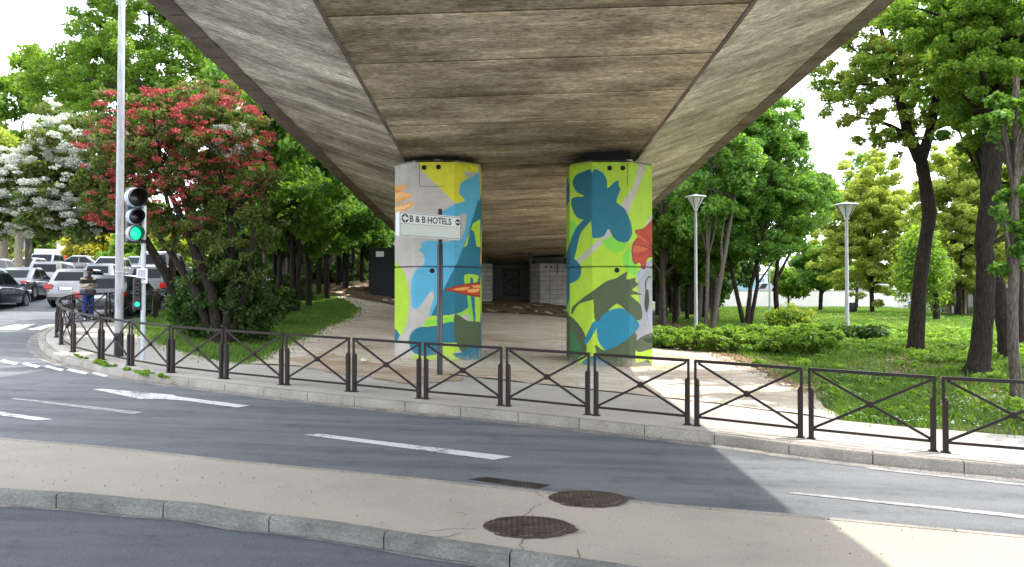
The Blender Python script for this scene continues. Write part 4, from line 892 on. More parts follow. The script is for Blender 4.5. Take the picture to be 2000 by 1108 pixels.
tag(sheet('drain_cover', gq, .008, iron('dark drain grid', (.035, .03, .028), (.09, .08, .07), 30), 2, .2, kind=None), 'narrow dark metal drain plate set in the island edge beside the road', 'drain cover')
def crack(name, px, wdt=.004):
    q = [at(u, v) for u, v in px]; q = dens(q, .05, False); q = [(x+random.uniform(-.012, .012), y+random.uniform(-.012, .012)) for x, y in q]; mb = MB()
    a = offset(q, wdt); b = offset(q, -wdt*random.uniform(.3, .9)); mb.loft([[(p[0], p[1], G(*p)+.0035) for p in a], [(p[0], p[1], G(*p)+.0035) for p in b]], False, False)
    tag(mb.build(name, M_CRK), kind='structure')
for px in ([(1044, 950), (1045, 962), (1060, 972)], [(1020, 1010), (1030, 1002), (1048, 990), (1060, 985)], [(820, 1043), (870, 1034), (930, 1033)], [(1128, 1100), (1133, 1088), (1130, 1075)], [(1020, 1052), (1016, 1066), (1022, 1078)], [(1225, 975), (1300, 980), (1330, 988)], [(810, 1048), (870, 1050), (900, 1042)]): crack('crack', px)

# ------------------------------------------------------------------ cars
M_TYRE = plain('tyre rubber', (.012, .012, .012), .8); M_RIMW = plain('alloy wheel', (.35, .36, .38), .3, .8); M_GLASS = plain('dark car glass', (.018, .026, .03), .1, 0, 0, spec=.3)
M_TAIL = plain('red tail lamp', (.45, .01, .008), .15, coat=1); M_HEADL = plain('clear head lamp', (.75, .77, .8), .1, coat=1); M_PLATE = plain('number plate', (.75, .76, .78), .4); M_PLB = plain('blue plate band', (.02, .06, .35), .4); M_TRIM = plain('black trim', (.015, .015, .016), .6)
M_ROADWHITE = M_WHITE
def paint(name, c, metal=.25):
    c = tuple(q*(.45 if max(c) > .2 else 1) for q in c); return plain(name, c, .28, metal, .8)
def car(u, d, hdg, L, Wd, H, col, label, style='hatch', mat=None, group='cars standing in the side street'):
    """front is local +Y; u, d: car centre"""
    x0, y0 = ux(u, d), d; g = G(x0, y0)+RD
    r = empty('parked_car', (x0, y0, g), math.radians(hdg), label, 'car', group)
    m = mat or paint('paint '+label[:12], col); hw = Wd/2; hl = L/2; zb = .2; belt = H*.60
    wy = (-hl+.72, hl-.82); wr = .31
    if style == 'hatch': top = [(-hl, .52), (-hl+.04, .72), (-hl+.12, belt-.04), (-hl+.5, belt), (.1, belt-.01), (hl*.42, belt-.05), (hl*.72, belt-.14), (hl-.12, belt-.30), (hl, .48)]; cab = (-hl+.18, -hl+.62, hl*.10, hl*.52)
    elif style == 'sedan': top = [(-hl, .55), (-hl+.04, belt-.12), (-hl+.12, belt-.02), (-hl+.55, belt), (.1, belt-.01), (hl*.42, belt-.05), (hl*.75, belt-.14), (hl-.12, belt-.30), (hl, .48)]; cab = (-hl+.42, -hl+1.25, hl*.08, hl*.5)
    elif style == 'van': top = [(-hl, .5), (-hl+.03, .7), (-hl+.06, belt), (0, belt), (hl*.6, belt), (hl*.8, belt-.15), (hl-.08, belt-.4), (hl, .5)]; cab = (-hl+.06, -hl+.12, hl*.40, hl*.72)
    else: top = [(-hl, .55), (-hl+.04, .8), (-hl+.1, belt-.02), (-hl+.5, belt), (.1, belt), (hl*.45, belt-.03), (hl*.72, belt-.1), (hl-.12, belt-.26), (hl, .5)]; cab = (-hl+.12, -hl+.42, hl*.12, hl*.50)
    def ztop(y):
        for (a, za), (b, zb_) in zip(top, top[1:]):
            if a <= y <= b: return za+(zb_-za)*((y-a)/(b-a))
        return top[-1][1]
    st = sorted(set([round(-hl+.0, 3), hl]+[round(a, 3) for a, _ in top]+[round(w_+k*.062, 3) for w_ in wy for k in range(-7, 8)]))
    rings = []
    for y in st:
        e = min(1, (hl-abs(y))/.55); ww = hw*(.80+.20*math.sqrt(max(0, e))); zt = ztop(y); zl = zb+.08*(1-e)
        for w_ in wy:
            if abs(y-w_) < .39: zl = max(zl, .30+math.sqrt(max(0, .39**2-(y-w_)**2)))
        zl = min(zl, zt-.06); zs = [zl, zl+(zt-zl)*.3, zl+(zt-zl)*.62, zt-.07, zt]
        xs = [ww*.985, ww, ww*.99, ww*.955, ww*.85]
        right = [(xs[i], y, zs[i]) for i in range(5)]; left = [(-a, b, c) for a, b, c in right[::-1]]
        rings.append([(0, y, zl)]+right+[(0, y, zt+.025)]+left)
    bd = MB(); bd.loft(rings)
    # cabin shell
    yr0, yr1, yf1, yf0 = cab; wb = hw*.90; wt = hw*.74; zt = H-.05; rr = []
    def cabring(t):
        ya = yr0+(yr1-yr0)*t; yb = yf0+(yf1-yf0)*t; w_ = wb+(wt-wb)*t; z = belt-.03+(zt-belt+.03)*t
        return [(-w_, ya+.10, z), (-w_+.13, ya, z), (w_-.13, ya, z), (w_, ya+.10, z), (w_, yb-.10, z), (w_-.13, yb, z), (-w_+.13, yb, z), (-w_, yb-.10, z)]
    tp = cabring(1.0)
    cap = [(x*.86, (y-(yr1+yf1)/2)*.90+(yr1+yf1)/2, H) for x, y, z in tp]
    bd.loft([cabring(0), cabring(1.0), cap]); body = bd.build('body', m, r, smooth=38)
    # glazing a few mm proud of the shell
    def pane(nm, t0, t1, side, f0, f1):
        R0, R1 = cabring(t0), cabring(t1)
        if side == 'rear': a, b = 1, 2
        elif side == 'front': a, b = 6, 5
        elif side == 'right': a, b = 3, 4
        else: a, b = 0, 7
        q = []
        for R_, f in ((R0, f0), (R0, f1), (R1, f1), (R1, f0)):
            p = Vector(R_[a]).lerp(Vector(R_[b]), f); q.append(p)
        n = (q[1]-q[0]).cross(q[3]-q[0]).normalized(); c = sum(q, Vector())/4
        if n.dot(c-Vector((0, 0, belt))) < 0: n = -n
        pb = MB(); k = [p+n*.006 for p in q]; pb.add(k, [(0, 1, 2, 3)]); k2 = [p-n*.01 for p in q]; pb.loft([k2, k]); pb.build(nm, M_GLASS, r)
    pane('rear_window', .22, .84, 'rear', .05, .95); pane('windscreen', .12, .92, 'front', -.03, 1.03)
    for s in ('right', 'left'):
        if style == 'van': pane('side_window', .15, .9, s, .72, .97)
        else: pane('side_window', .14, .88, s, .07, .46); pane('side_window', .14, .88, s, .50, .95)
    for s in (-1, 1):
        for w_ in wy:
            wh = MB(); M = Matrix.Translation((s*(hw-.10), w_, wr)) @ Matrix.Rotation(math.pi/2, 4, 'Y')
            wh.lathe([(wr-.05, -.10), (wr, -.07), (wr, .07), (wr-.05, .10)], n=22, M=M); wo = wh.build('wheel', M_TYRE, r, smooth=50)
            rm = MB(); rm.lathe([(wr*.62, -.104), (wr*.62, .104), (wr*.50, .108), (.05, .112)], n=18, M=M)
            rm.build('rim', M_RIMW, wo, smooth=30)
            MB().lathe([(.375, -.08), (.375, .02)], n=18, M=Matrix.Translation((s*(hw-.16), w_, .31)) @ Matrix.Rotation(math.pi/2, 4, 'Y')).build('wheel_well', M_TRIM, r)
        tl_ = MB(); ty = -hl+.07; tz0 = .68 if style != 'van' else .8; tz1 = min(belt-.06, tz0+.24)
        tl_.box(s*hw*.62, s*hw*.93, ty-.06, ty+.22, tz0, tz1, ch=.02); tl_.build('tail_lamp', M_TAIL, r)
        MB().box(s*hw*.55, s*hw*.88, hl-.28, hl-.045, .58, .72, ch=.02).build('headlight', M_HEADL, r)
        MB().box(s*(hw-.02), s*(hw+.17), yf0-.42, yf0-.27, belt-.02, belt+.12, ch=.03).build('mirror', m, r)
        dh = MB()
        for yy in (-.05, -.95): dh.box(s*(hw*.985), s*(hw*.985+.03), yy-.09, yy+.09, belt-.16, belt-.13)
        dh.build('door_handle', m if style != 'van' else M_TRIM, r)
        sm = MB()
        for yy in (.25, -.68): sm.box(s*(hw*.992), s*(hw*.992+.004), yy-.006, yy+.006, .34, belt-.03)
        sm.box(s*hw*.99, s*(hw*.99+.018), wy[0]+.42, wy[1]-.42, .50, .56); sm.build('side_trim', M_TRIM, r)
    MB().box(-hw*.80, hw*.80, -hl-.035, -hl+.14, .30, .52, ch=.04).build('rear_bumper', m if style != 'van' else M_TRIM, r)
    MB().box(-hw*.80, hw*.80, hl-.14, hl+.03, .28, .48, ch=.04).build('front_bumper', m, r); MB().box(-.45, .45, hl-.05, hl+.034, .49, .60).build('grille', M_TRIM, r)
    MB().box(-hw*.78, hw*.78, -hl-.037, -hl+.1, .22, .31).build('lower_valance', M_TRIM, r)
    pz = .62 if style in ('hatch', 'suv') else .60
    pl = MB().box(-.26, .26, -hl-.02, -hl+.03, pz, pz+.11).build('number_plate', M_PLATE, r); MB().box(-.26, -.22, -hl-.023, -hl-.019, pz, pz+.11).build('plate_band', M_PLB, pl)
    MB().box(-.26, .26, hl-.02, hl+.036, .36, .47).build('number_plate', M_PLATE, r)
    return r
SIL = (.27, .29, .31); WH = (.47, .49, .51)
car(-22, 29.0, 12, 4.1, 1.70, 1.46, (.022, .035, .055), 'dark navy hatchback cut off by the left edge of the picture', 'hatch')
car(52, 33.5, 13, 4.2, 1.68, 1.42, SIL, 'silver saloon with red tail lamps right of the navy hatchback', 'sedan')
car(112, 37.5, 14, 4.2, 1.72, 1.55, (.36, .37, .38), 'silver grey people carrier partly behind the silver saloon', 'suv')
car(165, 31.8, 10, 3.9, 1.70, 1.50, (.46, .47, .48), 'white hatchback standing behind the man', 'hatch')
car(208, 39, 14, 4.1, 1.7, 1.48, (.25, .30, .34), 'blue grey hatchback between the white hatchback and the tall mast', 'hatch')
car(243, 28.4, 6, 4.4, 1.84, 1.47, (.012, .014, .017), 'black hatchback seen from behind, right of the man beside the tall mast', 'hatch')
car(312, 33.5, 10, 4.4, 1.85, 1.66, (.012, .024, .02), 'dark green off-roader parked beside the lawn in front of the black hatchback', 'suv')
car(322, 42, 12, 4.8, 1.9, 2.1, WH, 'white van with long roof glimpsed above the dark green off-roader', 'van')
car(86, 50, 195, 4.3, 1.76, 1.68, (.24, .27, .36), 'blue grey people carrier facing the camera at the back of the street', 'suv')
car(50, 46.5, 190, 4.0, 1.68, 1.46, (.40, .41, .43), 'white hatchback facing the camera left of the blue grey people carrier', 'hatch')
car(-6, 41.5, 12, 4.1, 1.7, 1.5, (.30, .34, .38), 'mid grey hatchback at the left edge beyond the navy hatchback', 'hatch')
car(215, 49, 190, 4.3, 1.75, 1.62, WH, 'white car facing the camera in back row beside the tall mast', 'suv')
car(150, 55, 100, 4.3, 1.75, 1.45, (.3, .31, .32), 'pale silver car parked sideways far behind the man', 'sedan')
car(268, 55, 190, 4.2, 1.72, 1.55, (.10, .13, .17), 'dark blue car facing the camera deep in the car park', 'hatch')
for u, nm, c, st, hh in ((1498, 'white van roof seen over the distant wall, left one', WH, 'van', 2.6), (1566, 'pale grey car behind the distant wall beside the white van', (.35, .38, .42), 'suv', 1.7), (1700, 'white van behind the distant wall right of the trunk', WH, 'van', 2.4)):
    q = car(u, 112, 88, 5.2 if st == 'van' else 4.4, 1.9, hh, c, nm, st, group='vehicles behind the distant wall'); q.location.z = G(ux(u, 112), 112)+.75
# ------------------------------------------------------------------ people
def skinned(name, nodes, edges, mat, parent=None, sub=2, root=0):
    me = bpy.data.meshes.new('tmp'); me.from_pydata([n[0] for n in nodes], edges, []); ob = link(bpy.data.objects.new('tmp', me))
    md = ob.modifiers.new('skin', 'SKIN'); md.use_smooth_shade = True; md.branch_smoothing = .4
    sv = me.skin_vertices[0].data
    for i, n in enumerate(nodes): rr = n[1] if isinstance(n[1], tuple) else (n[1], n[1]); sv[i].radius = rr; sv[i].use_root = (i == root)
    s2 = ob.modifiers.new('sub', 'SUBSURF'); s2.levels = sub; s2.render_levels = sub
    bpy.context.view_layer.update(); dg = bpy.context.evaluated_depsgraph_get(); m2 = bpy.data.meshes.new_from_object(ob.evaluated_get(dg)); bpy.data.objects.remove(ob)
    m2.name = name; m2.materials.clear(); m2.materials.append(mat); o = link(bpy.data.objects.new(name, m2))
    if parent is not None: o.parent = parent
    return o
def stripes(name, a, b, period, rough=.8, axis='Z'):
    m, t, bs = newmat(name); tc = N(t, 'ShaderNodeTexCoord'); sx = N(t, 'ShaderNodeSeparateXYZ'); t.links.new(tc.outputs['Object'], sx.inputs[0])
    d = N(t, 'ShaderNodeMath', operation='DIVIDE'); d.inputs[1].default_value = period; t.links.new(sx.outputs[axis], d.inputs[0]); f = N(t, 'ShaderNodeMath', operation='FRACT'); t.links.new(d.outputs[0], f.inputs[0])
    r = ramp(t, f.outputs[0], [(0, a), (.60, a), (.62, b), (1, b)]); t.links.new(r, bs.inputs['Base Color']); bs.inputs['Roughness'].default_value = rough; return m
def person(loc, rz, label, skin_c, top_mat, trouser_mat, hair_c, pose='stand', coat=None, shoes=(.3, .3, .3), scale=1.0):
    r = empty('person', loc, rz, label, 'person'); r.scale = (scale,)*3
    M_SKIN = plain('skin '+label[:8], skin_c, .55)
    # faces local -Y; heights for a 1.75 m figure
    if pose == 'phone':
        hd = (0, -.10, 1.60); el = [(-.24, .02, 1.12), (.24, .02, 1.12)]; wr = [(-.10, -.27, 1.17), (.11, -.27, 1.15)]; sh = 1.42; hip = .95; kn = [(-.11, -.03, .50), (.12, .0, .50)]; ft = [(-.12, .03, .08), (.14, .05, .08)]
    elif pose == 'crouch':
        hd = (0, -.28, .98); el = [(-.22, -.25, .58), (.22, -.25, .58)]; wr = [(-.12, -.48, .45), (.12, -.48, .45)]; sh = .82; hip = .38; kn = [(-.16, -.42, .44), (.16, -.38, .46)]; ft = [(-.14, -.12, .08), (.14, -.1, .08)]
    else:
        hd = (0, -.02, 1.62); el = [(-.25, .03, 1.12), (.25, .03, 1.12)]; wr = [(-.27, -.05, .88), (.27, -.05, .88)]; sh = 1.43; hip = .95; kn = [(-.10, -.03, .50), (.10, .05, .50)]; ft = [(-.11, .0, .08), (.12, .10, .08)]
    sy = .0 if pose != 'crouch' else -.15
    nodes = [((0, 0, hip), (.15, .11)), ((0, sy*.5, (hip+sh)/2), (.14, .10)), ((0, sy, sh-.06), (.16, .10)), ((0, (sy+hd[1])/2, sh+.06), .055), ((hd[0], hd[1]+.02, hd[2]-.07), (.062, .07)), ((hd[0], hd[1], hd[2]+.02), (.075, .09)), ((hd[0], hd[1]+.01, hd[2]+.09), (.06, .07))]
    ed = [(0, 1), (1, 2), (2, 3), (3, 4), (4, 5), (5, 6)]
    for s, e_, w_ in ((-1, el[0], wr[0]), (1, el[1], wr[1])):
        b = len(nodes); nodes += [((s*.18, sy, sh-.03), .06), (e_, .044), (w_, .03)]
        d = (Vector(w_)-Vector(e_)).normalized(); p = Vector(w_)+d*.06; nodes.append((tuple(p), (.038, .018))); ed += [(2, b), (b, b+1), (b+1, b+2), (b+2, b+3)]
        sd = d.cross(Vector((0, 0, 1))).normalized() if abs(d.z) < .9 else Vector((0, 1, 0))
        for j, (o_, l_) in enumerate(((-.028, .065), (-.010, .08), (.010, .075), (.028, .06))):
            k = len(nodes); q = p+sd*o_+d*.03; nodes += [(tuple(q), .010), (tuple(q+d*l_*.55+Vector((0, 0, -.01))), .009), (tuple(q+d*l_*.9+Vector((0, 0, -.03))), .008)]; ed += [(b+3, k), (k, k+1), (k+1, k+2)]
        k = len(nodes); q = Vector(w_)+d*.03-sd*.035*s; nodes += [(tuple(q), .012), (tuple(q-sd*.02*s+d*.035), .009)]; ed += [(b+2, k), (k, k+1)]
    for s, k_, f_ in ((-1, kn[0], ft[0]), (1, kn[1], ft[1])):
        b = len(nodes); nodes += [((s*.09, .0, hip-.08), .09), (k_, .06), (f_, .042), ((f_[0], f_[1]-.16, .045), (.045, .03))]; ed += [(0, b), (b, b+1), (b+1, b+2), (b+2, b+3)]
    body = skinned('body', nodes, ed, M_SKIN, r, 2)
    # clothing
    jn = [((0, sy*0, hip-.02), (.185, .145)), ((0, sy*.5, (hip+sh)/2), (.185, .145)), ((0, sy, sh-.05), (.20, .135)), ((0, sy*1.05, sh+.03), (.10, .085))]; je = [(0, 1), (1, 2), (2, 3)]
    for s, e_, w_ in ((-1, el[0], wr[0]), (1, el[1], wr[1])):
        b = len(jn); jn += [((s*.19, sy, sh-.045), .082), (e_, .068), (tuple(Vector(e_).lerp(Vector(w_), .92)), .048)]; je += [(2, b), (b, b+1), (b+1, b+2)]
    skinned('jacket', jn, je, top_mat, r, 2)
    if coat: MB().lathe([(.12, hip-.12), (.145, hip-.06), (.145, hip+.04), (.13, hip+.08)], n=20).build('undershirt', coat, r, smooth=60).scale = (1, .8, 1)
    tn = [((0, 0, hip-.0), (.16, .13))]; te = []
    for s, k_, f_ in ((-1, kn[0], ft[0]), (1, kn[1], ft[1])):
        b = len(tn); tn += [((s*.095, 0, hip-.12), .112), (k_, .088), ((f_[0], f_[1], .12), .075)]; te += [(0, b), (b, b+1), (b+1, b+2)]
    skinned('trousers', tn, te, trouser_mat, r, 2)
    MS_ = plain('shoes '+label[:8], shoes, .6)
    for f_ in ft:
        MB().lathe([(.045, 0), (.055, .02), (.05, .06), (.03, .09)], n=14).build('shoe', MS_, r, smooth=60).location = (f_[0], f_[1]-.09, -.005)
        r.children[-1].scale = (1, 2.6, 1)
    hm = bmesh.new(); bmesh.ops.create_icosphere(hm, subdivisions=3, radius=.103)
    for v in hm.verts: v.co.y *= 1.12; v.co.z *= 1.1
    bmesh.ops.delete(hm, geom=[v for v in hm.verts if v.co.z < .025-.0*v.co.y and v.co.y < .02 or v.co.z < -.05], context='VERTS'); me = bpy.data.meshes.new('hair'); hm.to_mesh(me); hm.free(); me.shade_smooth()
    me.materials.append(plain('hair '+label[:8], hair_c, .9)); o = link(bpy.data.objects.new('hair', me)); o.parent = r; o.location = (hd[0], hd[1]+.01, hd[2]+.045); o.rotation_euler = (.25 if pose == 'phone' else 0, 0, 0)
    E = plain('eye white', (.6, .6, .6), .3)
    for s in (-1, 1): MB().lathe([(.002, -.01), (.011, 0), (.002, .01)], n=8).build('eye', E, r, smooth=60).location = (hd[0]+s*.032, hd[1]-.083, hd[2]+.005)
    MB().add([(-.014, -.085, -.03), (.014, -.085, -.03), (0, -.115, -.028), (0, -.088, .015)], [(0, 1, 2), (0, 2, 3), (1, 3, 2), (0, 3, 1)]).build('nose', M_SKIN, r).location = hd
    MB().box(-.024, .024, -.088, -.08, -.056, -.046).build('mouth', plain('lips', (.12, .04, .035), .5), r).location = hd
    for s in (-1, 1): MB().lathe([(.005, -.02), (.022, -.008), (.024, .006), (.008, .022)], n=8).build('ear', M_SKIN, r, smooth=60).location = (hd[0]+s*.078, hd[1]+.01, hd[2]-.005)
    return r
mnx, mny = ux(172, 24.6), 24.6
man = person((mnx, mny, G(mnx, mny)+.02), math.radians(62), 'man in beige and dark striped jacket and blue trousers looking down at a phone', (.055, .03, .02), stripes('striped jacket', (.48, .42, .33), (.022, .02, .022), .34), plain('royal blue trousers', (.012, .03, .16), .8), (.012, .01, .009), 'phone', plain('dark shirt', (.015, .015, .018), .8), (.5, .5, .52))
ph = MB().box(-.04, .04, -.006, .006, -.075, .075, ch=.004).build('phone', M_BLK); wp = man.matrix_basis @ Vector((0, -.36, 1.19)); ph.location = wp; ph.rotation_euler = (math.radians(-50), 0, math.radians(62)); tag(ph, 'black phone held up in the hands of the man in striped jacket', 'phone')
for u, d, lab, c1, c2, rz in ((152, 60, 'distant pedestrian in red top walking beyond the parked cars', (.35, .05, .04), (.03, .03, .04), 80), (160, 60.5, 'distant pedestrian in dark clothes beside the one in red', (.03, .03, .05), (.05, .06, .1), 250)):
    x = ux(u, d); person((x, d, G(x, d)+RD), math.radians(rz), lab, (.3, .17, .12), plain('top '+lab[:20], c1, .8), plain('trousers '+lab[:20], c2, .8), (.02, .015, .01))
x = ux(1774, 82); person((x, 82, G(x, 82)), math.radians(60), 'dark haired person in blue and white crouching in front of the white wall', (.3, .17, .12), plain('pale blue shirt', (.35, .48, .75), .8), plain('white trousers', (.6, .62, .66), .8), (.02, .015, .01), 'crouch', scale=1.15)

# ------------------------------------------------------------------ background walls and street things
def plaster():
    return surf('cream white plaster', (.60, .585, .53), (.72, .70, .65), .4, 20, None, .9, .2, .005)
M_PLAST = plaster()
def wall_run(name, pts, h, label, capw=.12, th=.3):
    x0, y0 = pts[0]; r = empty(name, (x0, y0, G(x0, y0)), 0, label, 'wall'); mb = MB(); cp = MB(); jt = MB(); g0 = G(x0, y0)
    for a, b in zip(pts, pts[1:]):
        k = max(1, int((Vector(b)-Vector(a)).length/6)); t = (Vector(b)-Vector(a)).normalized()
        for i in range(k):
            p = Vector(a).lerp(Vector(b), i/k)-Vector((x0, y0)); q = Vector(a).lerp(Vector(b), (i+1)/k)-t*.03-Vector((x0, y0))
            z = -.5; mb.bar((p.x, p.y, (h+z)/2), (q.x, q.y, (h+z)/2), th, h-z); cp.bar((p.x, p.y, h+.05), (q.x, q.y, h+.05), th+capw, .1)
    mb.build('wall', M_PLAST, r); cp.build('coping', M_CONC, r); return r
wall_run('boundary_wall', [(ux(1330, 100), 100), (ux(1743, 100), 100)], 2.05, 'long cream white boundary wall across the far side of the park')
wall_run('boundary_wall', [(ux(1746, 92), 92), (ux(1915, 64), 64)], 2.15, 'cream wall running towards the viewer at right, behind crouching person')
bw = empty('low_building', (ux(1840, 70), 70, G(36, 70)), 0, 'low cream building with dark openings and brown pilasters at the far right', 'building')
a = Vector((ux(1815, 66), 66)); b = Vector((ux(2120, 42), 42)); t = (b-a).normalized(); ang = math.atan2(t.y, t.x); bw.location = (a.x, a.y, G(a.x, a.y)); bw.rotation_euler = (0, 0, ang); Lb = (b-a).length
MB().box(0, Lb, 0, 6, -.6, 2.05).build('wall', M_PLAST, bw); MB().box(-.2, Lb, -.35, 6.2, 2.05, 2.3).build('roof', M_CONC, bw)
for k in range(int(Lb/2.6)):
    xx = .5+k*2.6
    wf = MB().box(xx, xx+1.1, -.03, .02, .15, 1.75).build('window', plain('dark pane', (.02, .025, .035), .1, coat=.5), bw); MB().box(xx-.06, xx, -.05, .02, .1, 1.8).box(xx+1.1, xx+1.16, -.05, .02, .1, 1.8).build('frame', M_TRIM, wf)
    MB().box(xx+1.55, xx+1.95, -.16, .0, -.3, 2.0).build('pilaster', plain('brown pilaster', (.16, .10, .075), .8), bw)
gb = empty('glass_building', (ux(1410, 130), 130, G(36, 130)), 0, 'pale glass fronted building seen between the thin trunks behind the wall', 'building')
MB().box(-10, 8, 0, 12, 0, 5.2).build('wall', plain('pale cladding', (.7, .74, .78), .5), gb)
for k in range(6): MB().box(-9.5+k*2.9, -7.0+k*2.9, -.05, .0, 1.2, 4.4).build('window', plain('blue glass', (.16, .32, .38), .12, coat=.5), gb)
MB().box(-10.4, 8.4, -.5, 12.4, 5.2, 5.5).build('roof', M_WHITE, gb)
# litter bin
x = ux(1665, 64); bn = empty('litter_bin', (x, 64, G(x, 64)), 0, 'dark litter bin standing on grass beside the right park lamp', 'bin')
MB().lathe([(.3, .12), (.34, .2), (.36, .8), (.32, .9)], n=14).build('bin', M_DG, bn, smooth=40); MB().lathe([(.37, .8), (.37, .85)], n=14).build('rim', M_TRIM, bn); MB().tube([(0, 0, -.1), (0, 0, .2)], .06, 8).build('foot', M_TRIM, bn)
# green sign panel
x = ux(89, 57); gp = empty('advertising_panel', (x, 57, G(x, 57)), .35, 'white framed panel with green face and white lettering behind the people carrier', 'sign'); zt = vz(487, 57)-G(x, 57)
MB().box(-.75, .75, -.1, .1, zt-1.75, zt, ch=.04).build('panel_box', M_WHITE, gp); MB().box(-.12, .12, -.06, .06, -.3, zt-1.75).build('foot', M_GREYP, gp)
MB().box(-.62, .62, -.115, -.101, zt-1.4, zt-.28).build('green_face', plain('green sheet', (.02, .32, .09), .4), gp)
lm = MB()
for row, zz in enumerate((zt-.5, zt-.74, zt-.98)):
    for k in range(5 if row else 4):
        xx = -.42+k*.19; lm.box(xx, xx+.13, -.122, -.116, zz-.07, zz-.02); lm.box(xx, xx+.04, -.122, -.116, zz-.018, zz+.06) if (k+row) % 2 else lm.box(xx+.04, xx+.09, -.122, -.116, zz-.018, zz+.06)
lm.build('lettering', M_WHITE, gp)
x = ux(127, 56); rc = empty('bollard', (x, 56, G(x, 56)), 0, 'slim red post standing before a cream wall beyond the cars', 'post'); MB().lathe([(.14, 0), (.12, .1), (.09, .2), (.07, 1.25), (.03, 1.3)], n=12).build('post', plain('red plastic', (.55, .06, .03), .5), rc)
x = ux(130, 60); wr_ = wall_run('garden_wall', [(ux(112, 61), 61), (ux(146, 61), 61)], 2.2, 'short cream wall behind the slim red post beyond the parked cars')
x = ux(20, 70); rs = empty('road_sign', (x, 70, G(x, 70)), 0, 'small red and white road sign far away at the left edge', 'sign'); MB().tube([(0, 0, 0), (0, 0, 3.4)], .05, 8).build('pole', M_GREYP, rs)
MB().lathe([(.4, 0), (.4, .03)], n=20, M=Matrix.Translation((0, -.08, 3.1)) @ Matrix.Rotation(math.pi/2, 4, 'X')).build('red_disc', plain('sign red', (.5, .03, .02), .5), rs); MB().box(-.28, .28, -.13, -.112, 3.05, 3.17).build('bar', M_WHITE, rs); MB().box(-.35, .35, -.1, -.07, 2.0, 2.6).build('plate', M_WHITE, rs)
hb = empty('white_building', (-62, 100, G(-45, 100)), .3, 'far white building with grey windows beyond the car park', 'building'); MB().box(-16, 22, 0, 10, -1, 8.5).build('wall', plain('white render', (.7, .69, .66), .8), hb)
for k in range(9):
    for j in range(2): MB().box(-14+k*4, -12+k*4, -.06, 0, 1.5+j*3.6, 3.2+j*3.6).build('window', M_GLASS, hb)
MB().box(-16.5, 22.5, -.5, 10.5, 8.5, 8.9).build('roof', M_CONC, hb)

# ------------------------------------------------------------------ trees
def T(u, d, **k): x = ux(u, d); return (x, d, G(x, d)-.05)
def rel(u, v, d, base, dy=0):  # crown point relative to a base
    return (ux(u, d)-base[0], dy+d-base[1], vz(v, d)-base[2])
# big maple upper left
b = T(395, 33); e = lambda u, v, d, rx, ry, rz: (*rel(u, v, d, b), rx, ry, rz)
tree('maple_tree', 'large bright green maple rising behind the red flowering hawthorn', b, [[(0, 0, 0, .28), (-.2, 0, 3, .24), (-1.2, 0, 6, .18), (-2.2, .3, 9, .12), (-2.6, .3, 13, .05)], [(-.2, 0, 3, .16), (.6, .3, 6, .12), (.6, .5, 10, .05)]],
     [e(310, 90, 33, 4.0, 3.5, 4.2), e(200, 190, 34, 2.8, 2.6, 2.6), e(400, 180, 33, 2.6, 3, 3.2), e(110, 150, 34, 1.9, 1.9, 1.7), e(330, -120, 33, 3.2, 3, 3.4), e(240, 20, 33, 2.5, 2.5, 2.2)], 820, .36, 115000, .092, L_MAPLE, M_BARKG, seed=3, limbs=40)
b = T(55, 44); tree('street_tree', 'loose green tree at the far left edge against the sky', b, [[(0, 0, 0, .2), (0, 0, 4, .16), (-.5, 0, 8, .06)]], [(*rel(20, 250, 44, b), 3.6, 3.2, 2.6), (*rel(80, 170, 44, b), 2.6, 2.4, 2.2), (*rel(60, 340, 44, b), 3.6, 3, 2.2)], 70, .8, 15000, .20, L_MAPLE, M_BARKG, seed=8, limbs=20)
b = T(34, 40); tree('street_tree', 'small yellow green street tree with pale trunk among the cars at far left', b, [[(0, 0, 0, .22), (.05, 0, 2.4, .19), (0, 0, 4.5, .1)]], [(*rel(20, 350, 40, b), 2.6, 2.3, 2.3), (*rel(60, 400, 40, b), 1.6, 1.6, 1.2)], 45, .7, 11000, .17, L_YEL, M_BARKL, seed=9, limbs=12)
b = T(8, 43); tree('street_tree', 'street tree with pale trunk cut by the left edge of the picture', b, [[(0, 0, 0, .24), (-.05, 0, 2.6, .2), (-.3, 0, 5, .1)]], [(*rel(-20, 330, 43, b), 3, 2.6, 2.6)], 40, .8, 9000, .19, L_YEL, M_BARKL, seed=10, limbs=12)
# white hawthorn
b = T(352, 22.5); e = lambda u, v, d, rx, ry, rz: (*rel(u, v, d, b), rx, ry, rz)
WE = [e(255, 420, 21.8, .8, .9, .7), e(255, 290, 21.3, .8, .8, .5), e(100, 370, 21.5, 2.0, 1.5, 1.2), e(40, 420, 21.5, 1.5, 1.3, .8), e(160, 290, 21.5, 1.4, 1.3, .85), e(150, 430, 21.8, 1.7, 1.3, .7), e(225, 340, 22, 1.2, 1.2, 1.0), e(100, 220, 21.5, .35, .35, .28), e(150, 250, 21.5, .5, .5, .3), e(25, 350, 21.5, .8, .9, .4)]
tree('hawthorn', 'white flowering hawthorn spreading left over the parked cars', b, [[(0, 0, 0, .17), (-.3, 0, 1.6, .15), (-1.0, -.2, 2.9, .12), (-2.2, -.5, 3.9, .08), (-3.3, -.8, 4.6, .04)], [(-.3, 0, 1.6, .12), (-.2, .1, 3.0, .10), (-.5, .0, 4.4, .05)], [(.15, 0, 0, .12), (.45, .1, 1.8, .10), (.3, .1, 3.5, .06)]],
     WE, 260, .28, 34000, .075, L_HAW, M_BARK, seed=12, limbs=46, lo=.2, extra=[('blossom', [(q[0], q[1], q[2]+.18, q[3], q[4], q[5]) for q in WE], 1000, .16, 90000, .043, L_WHITE)])
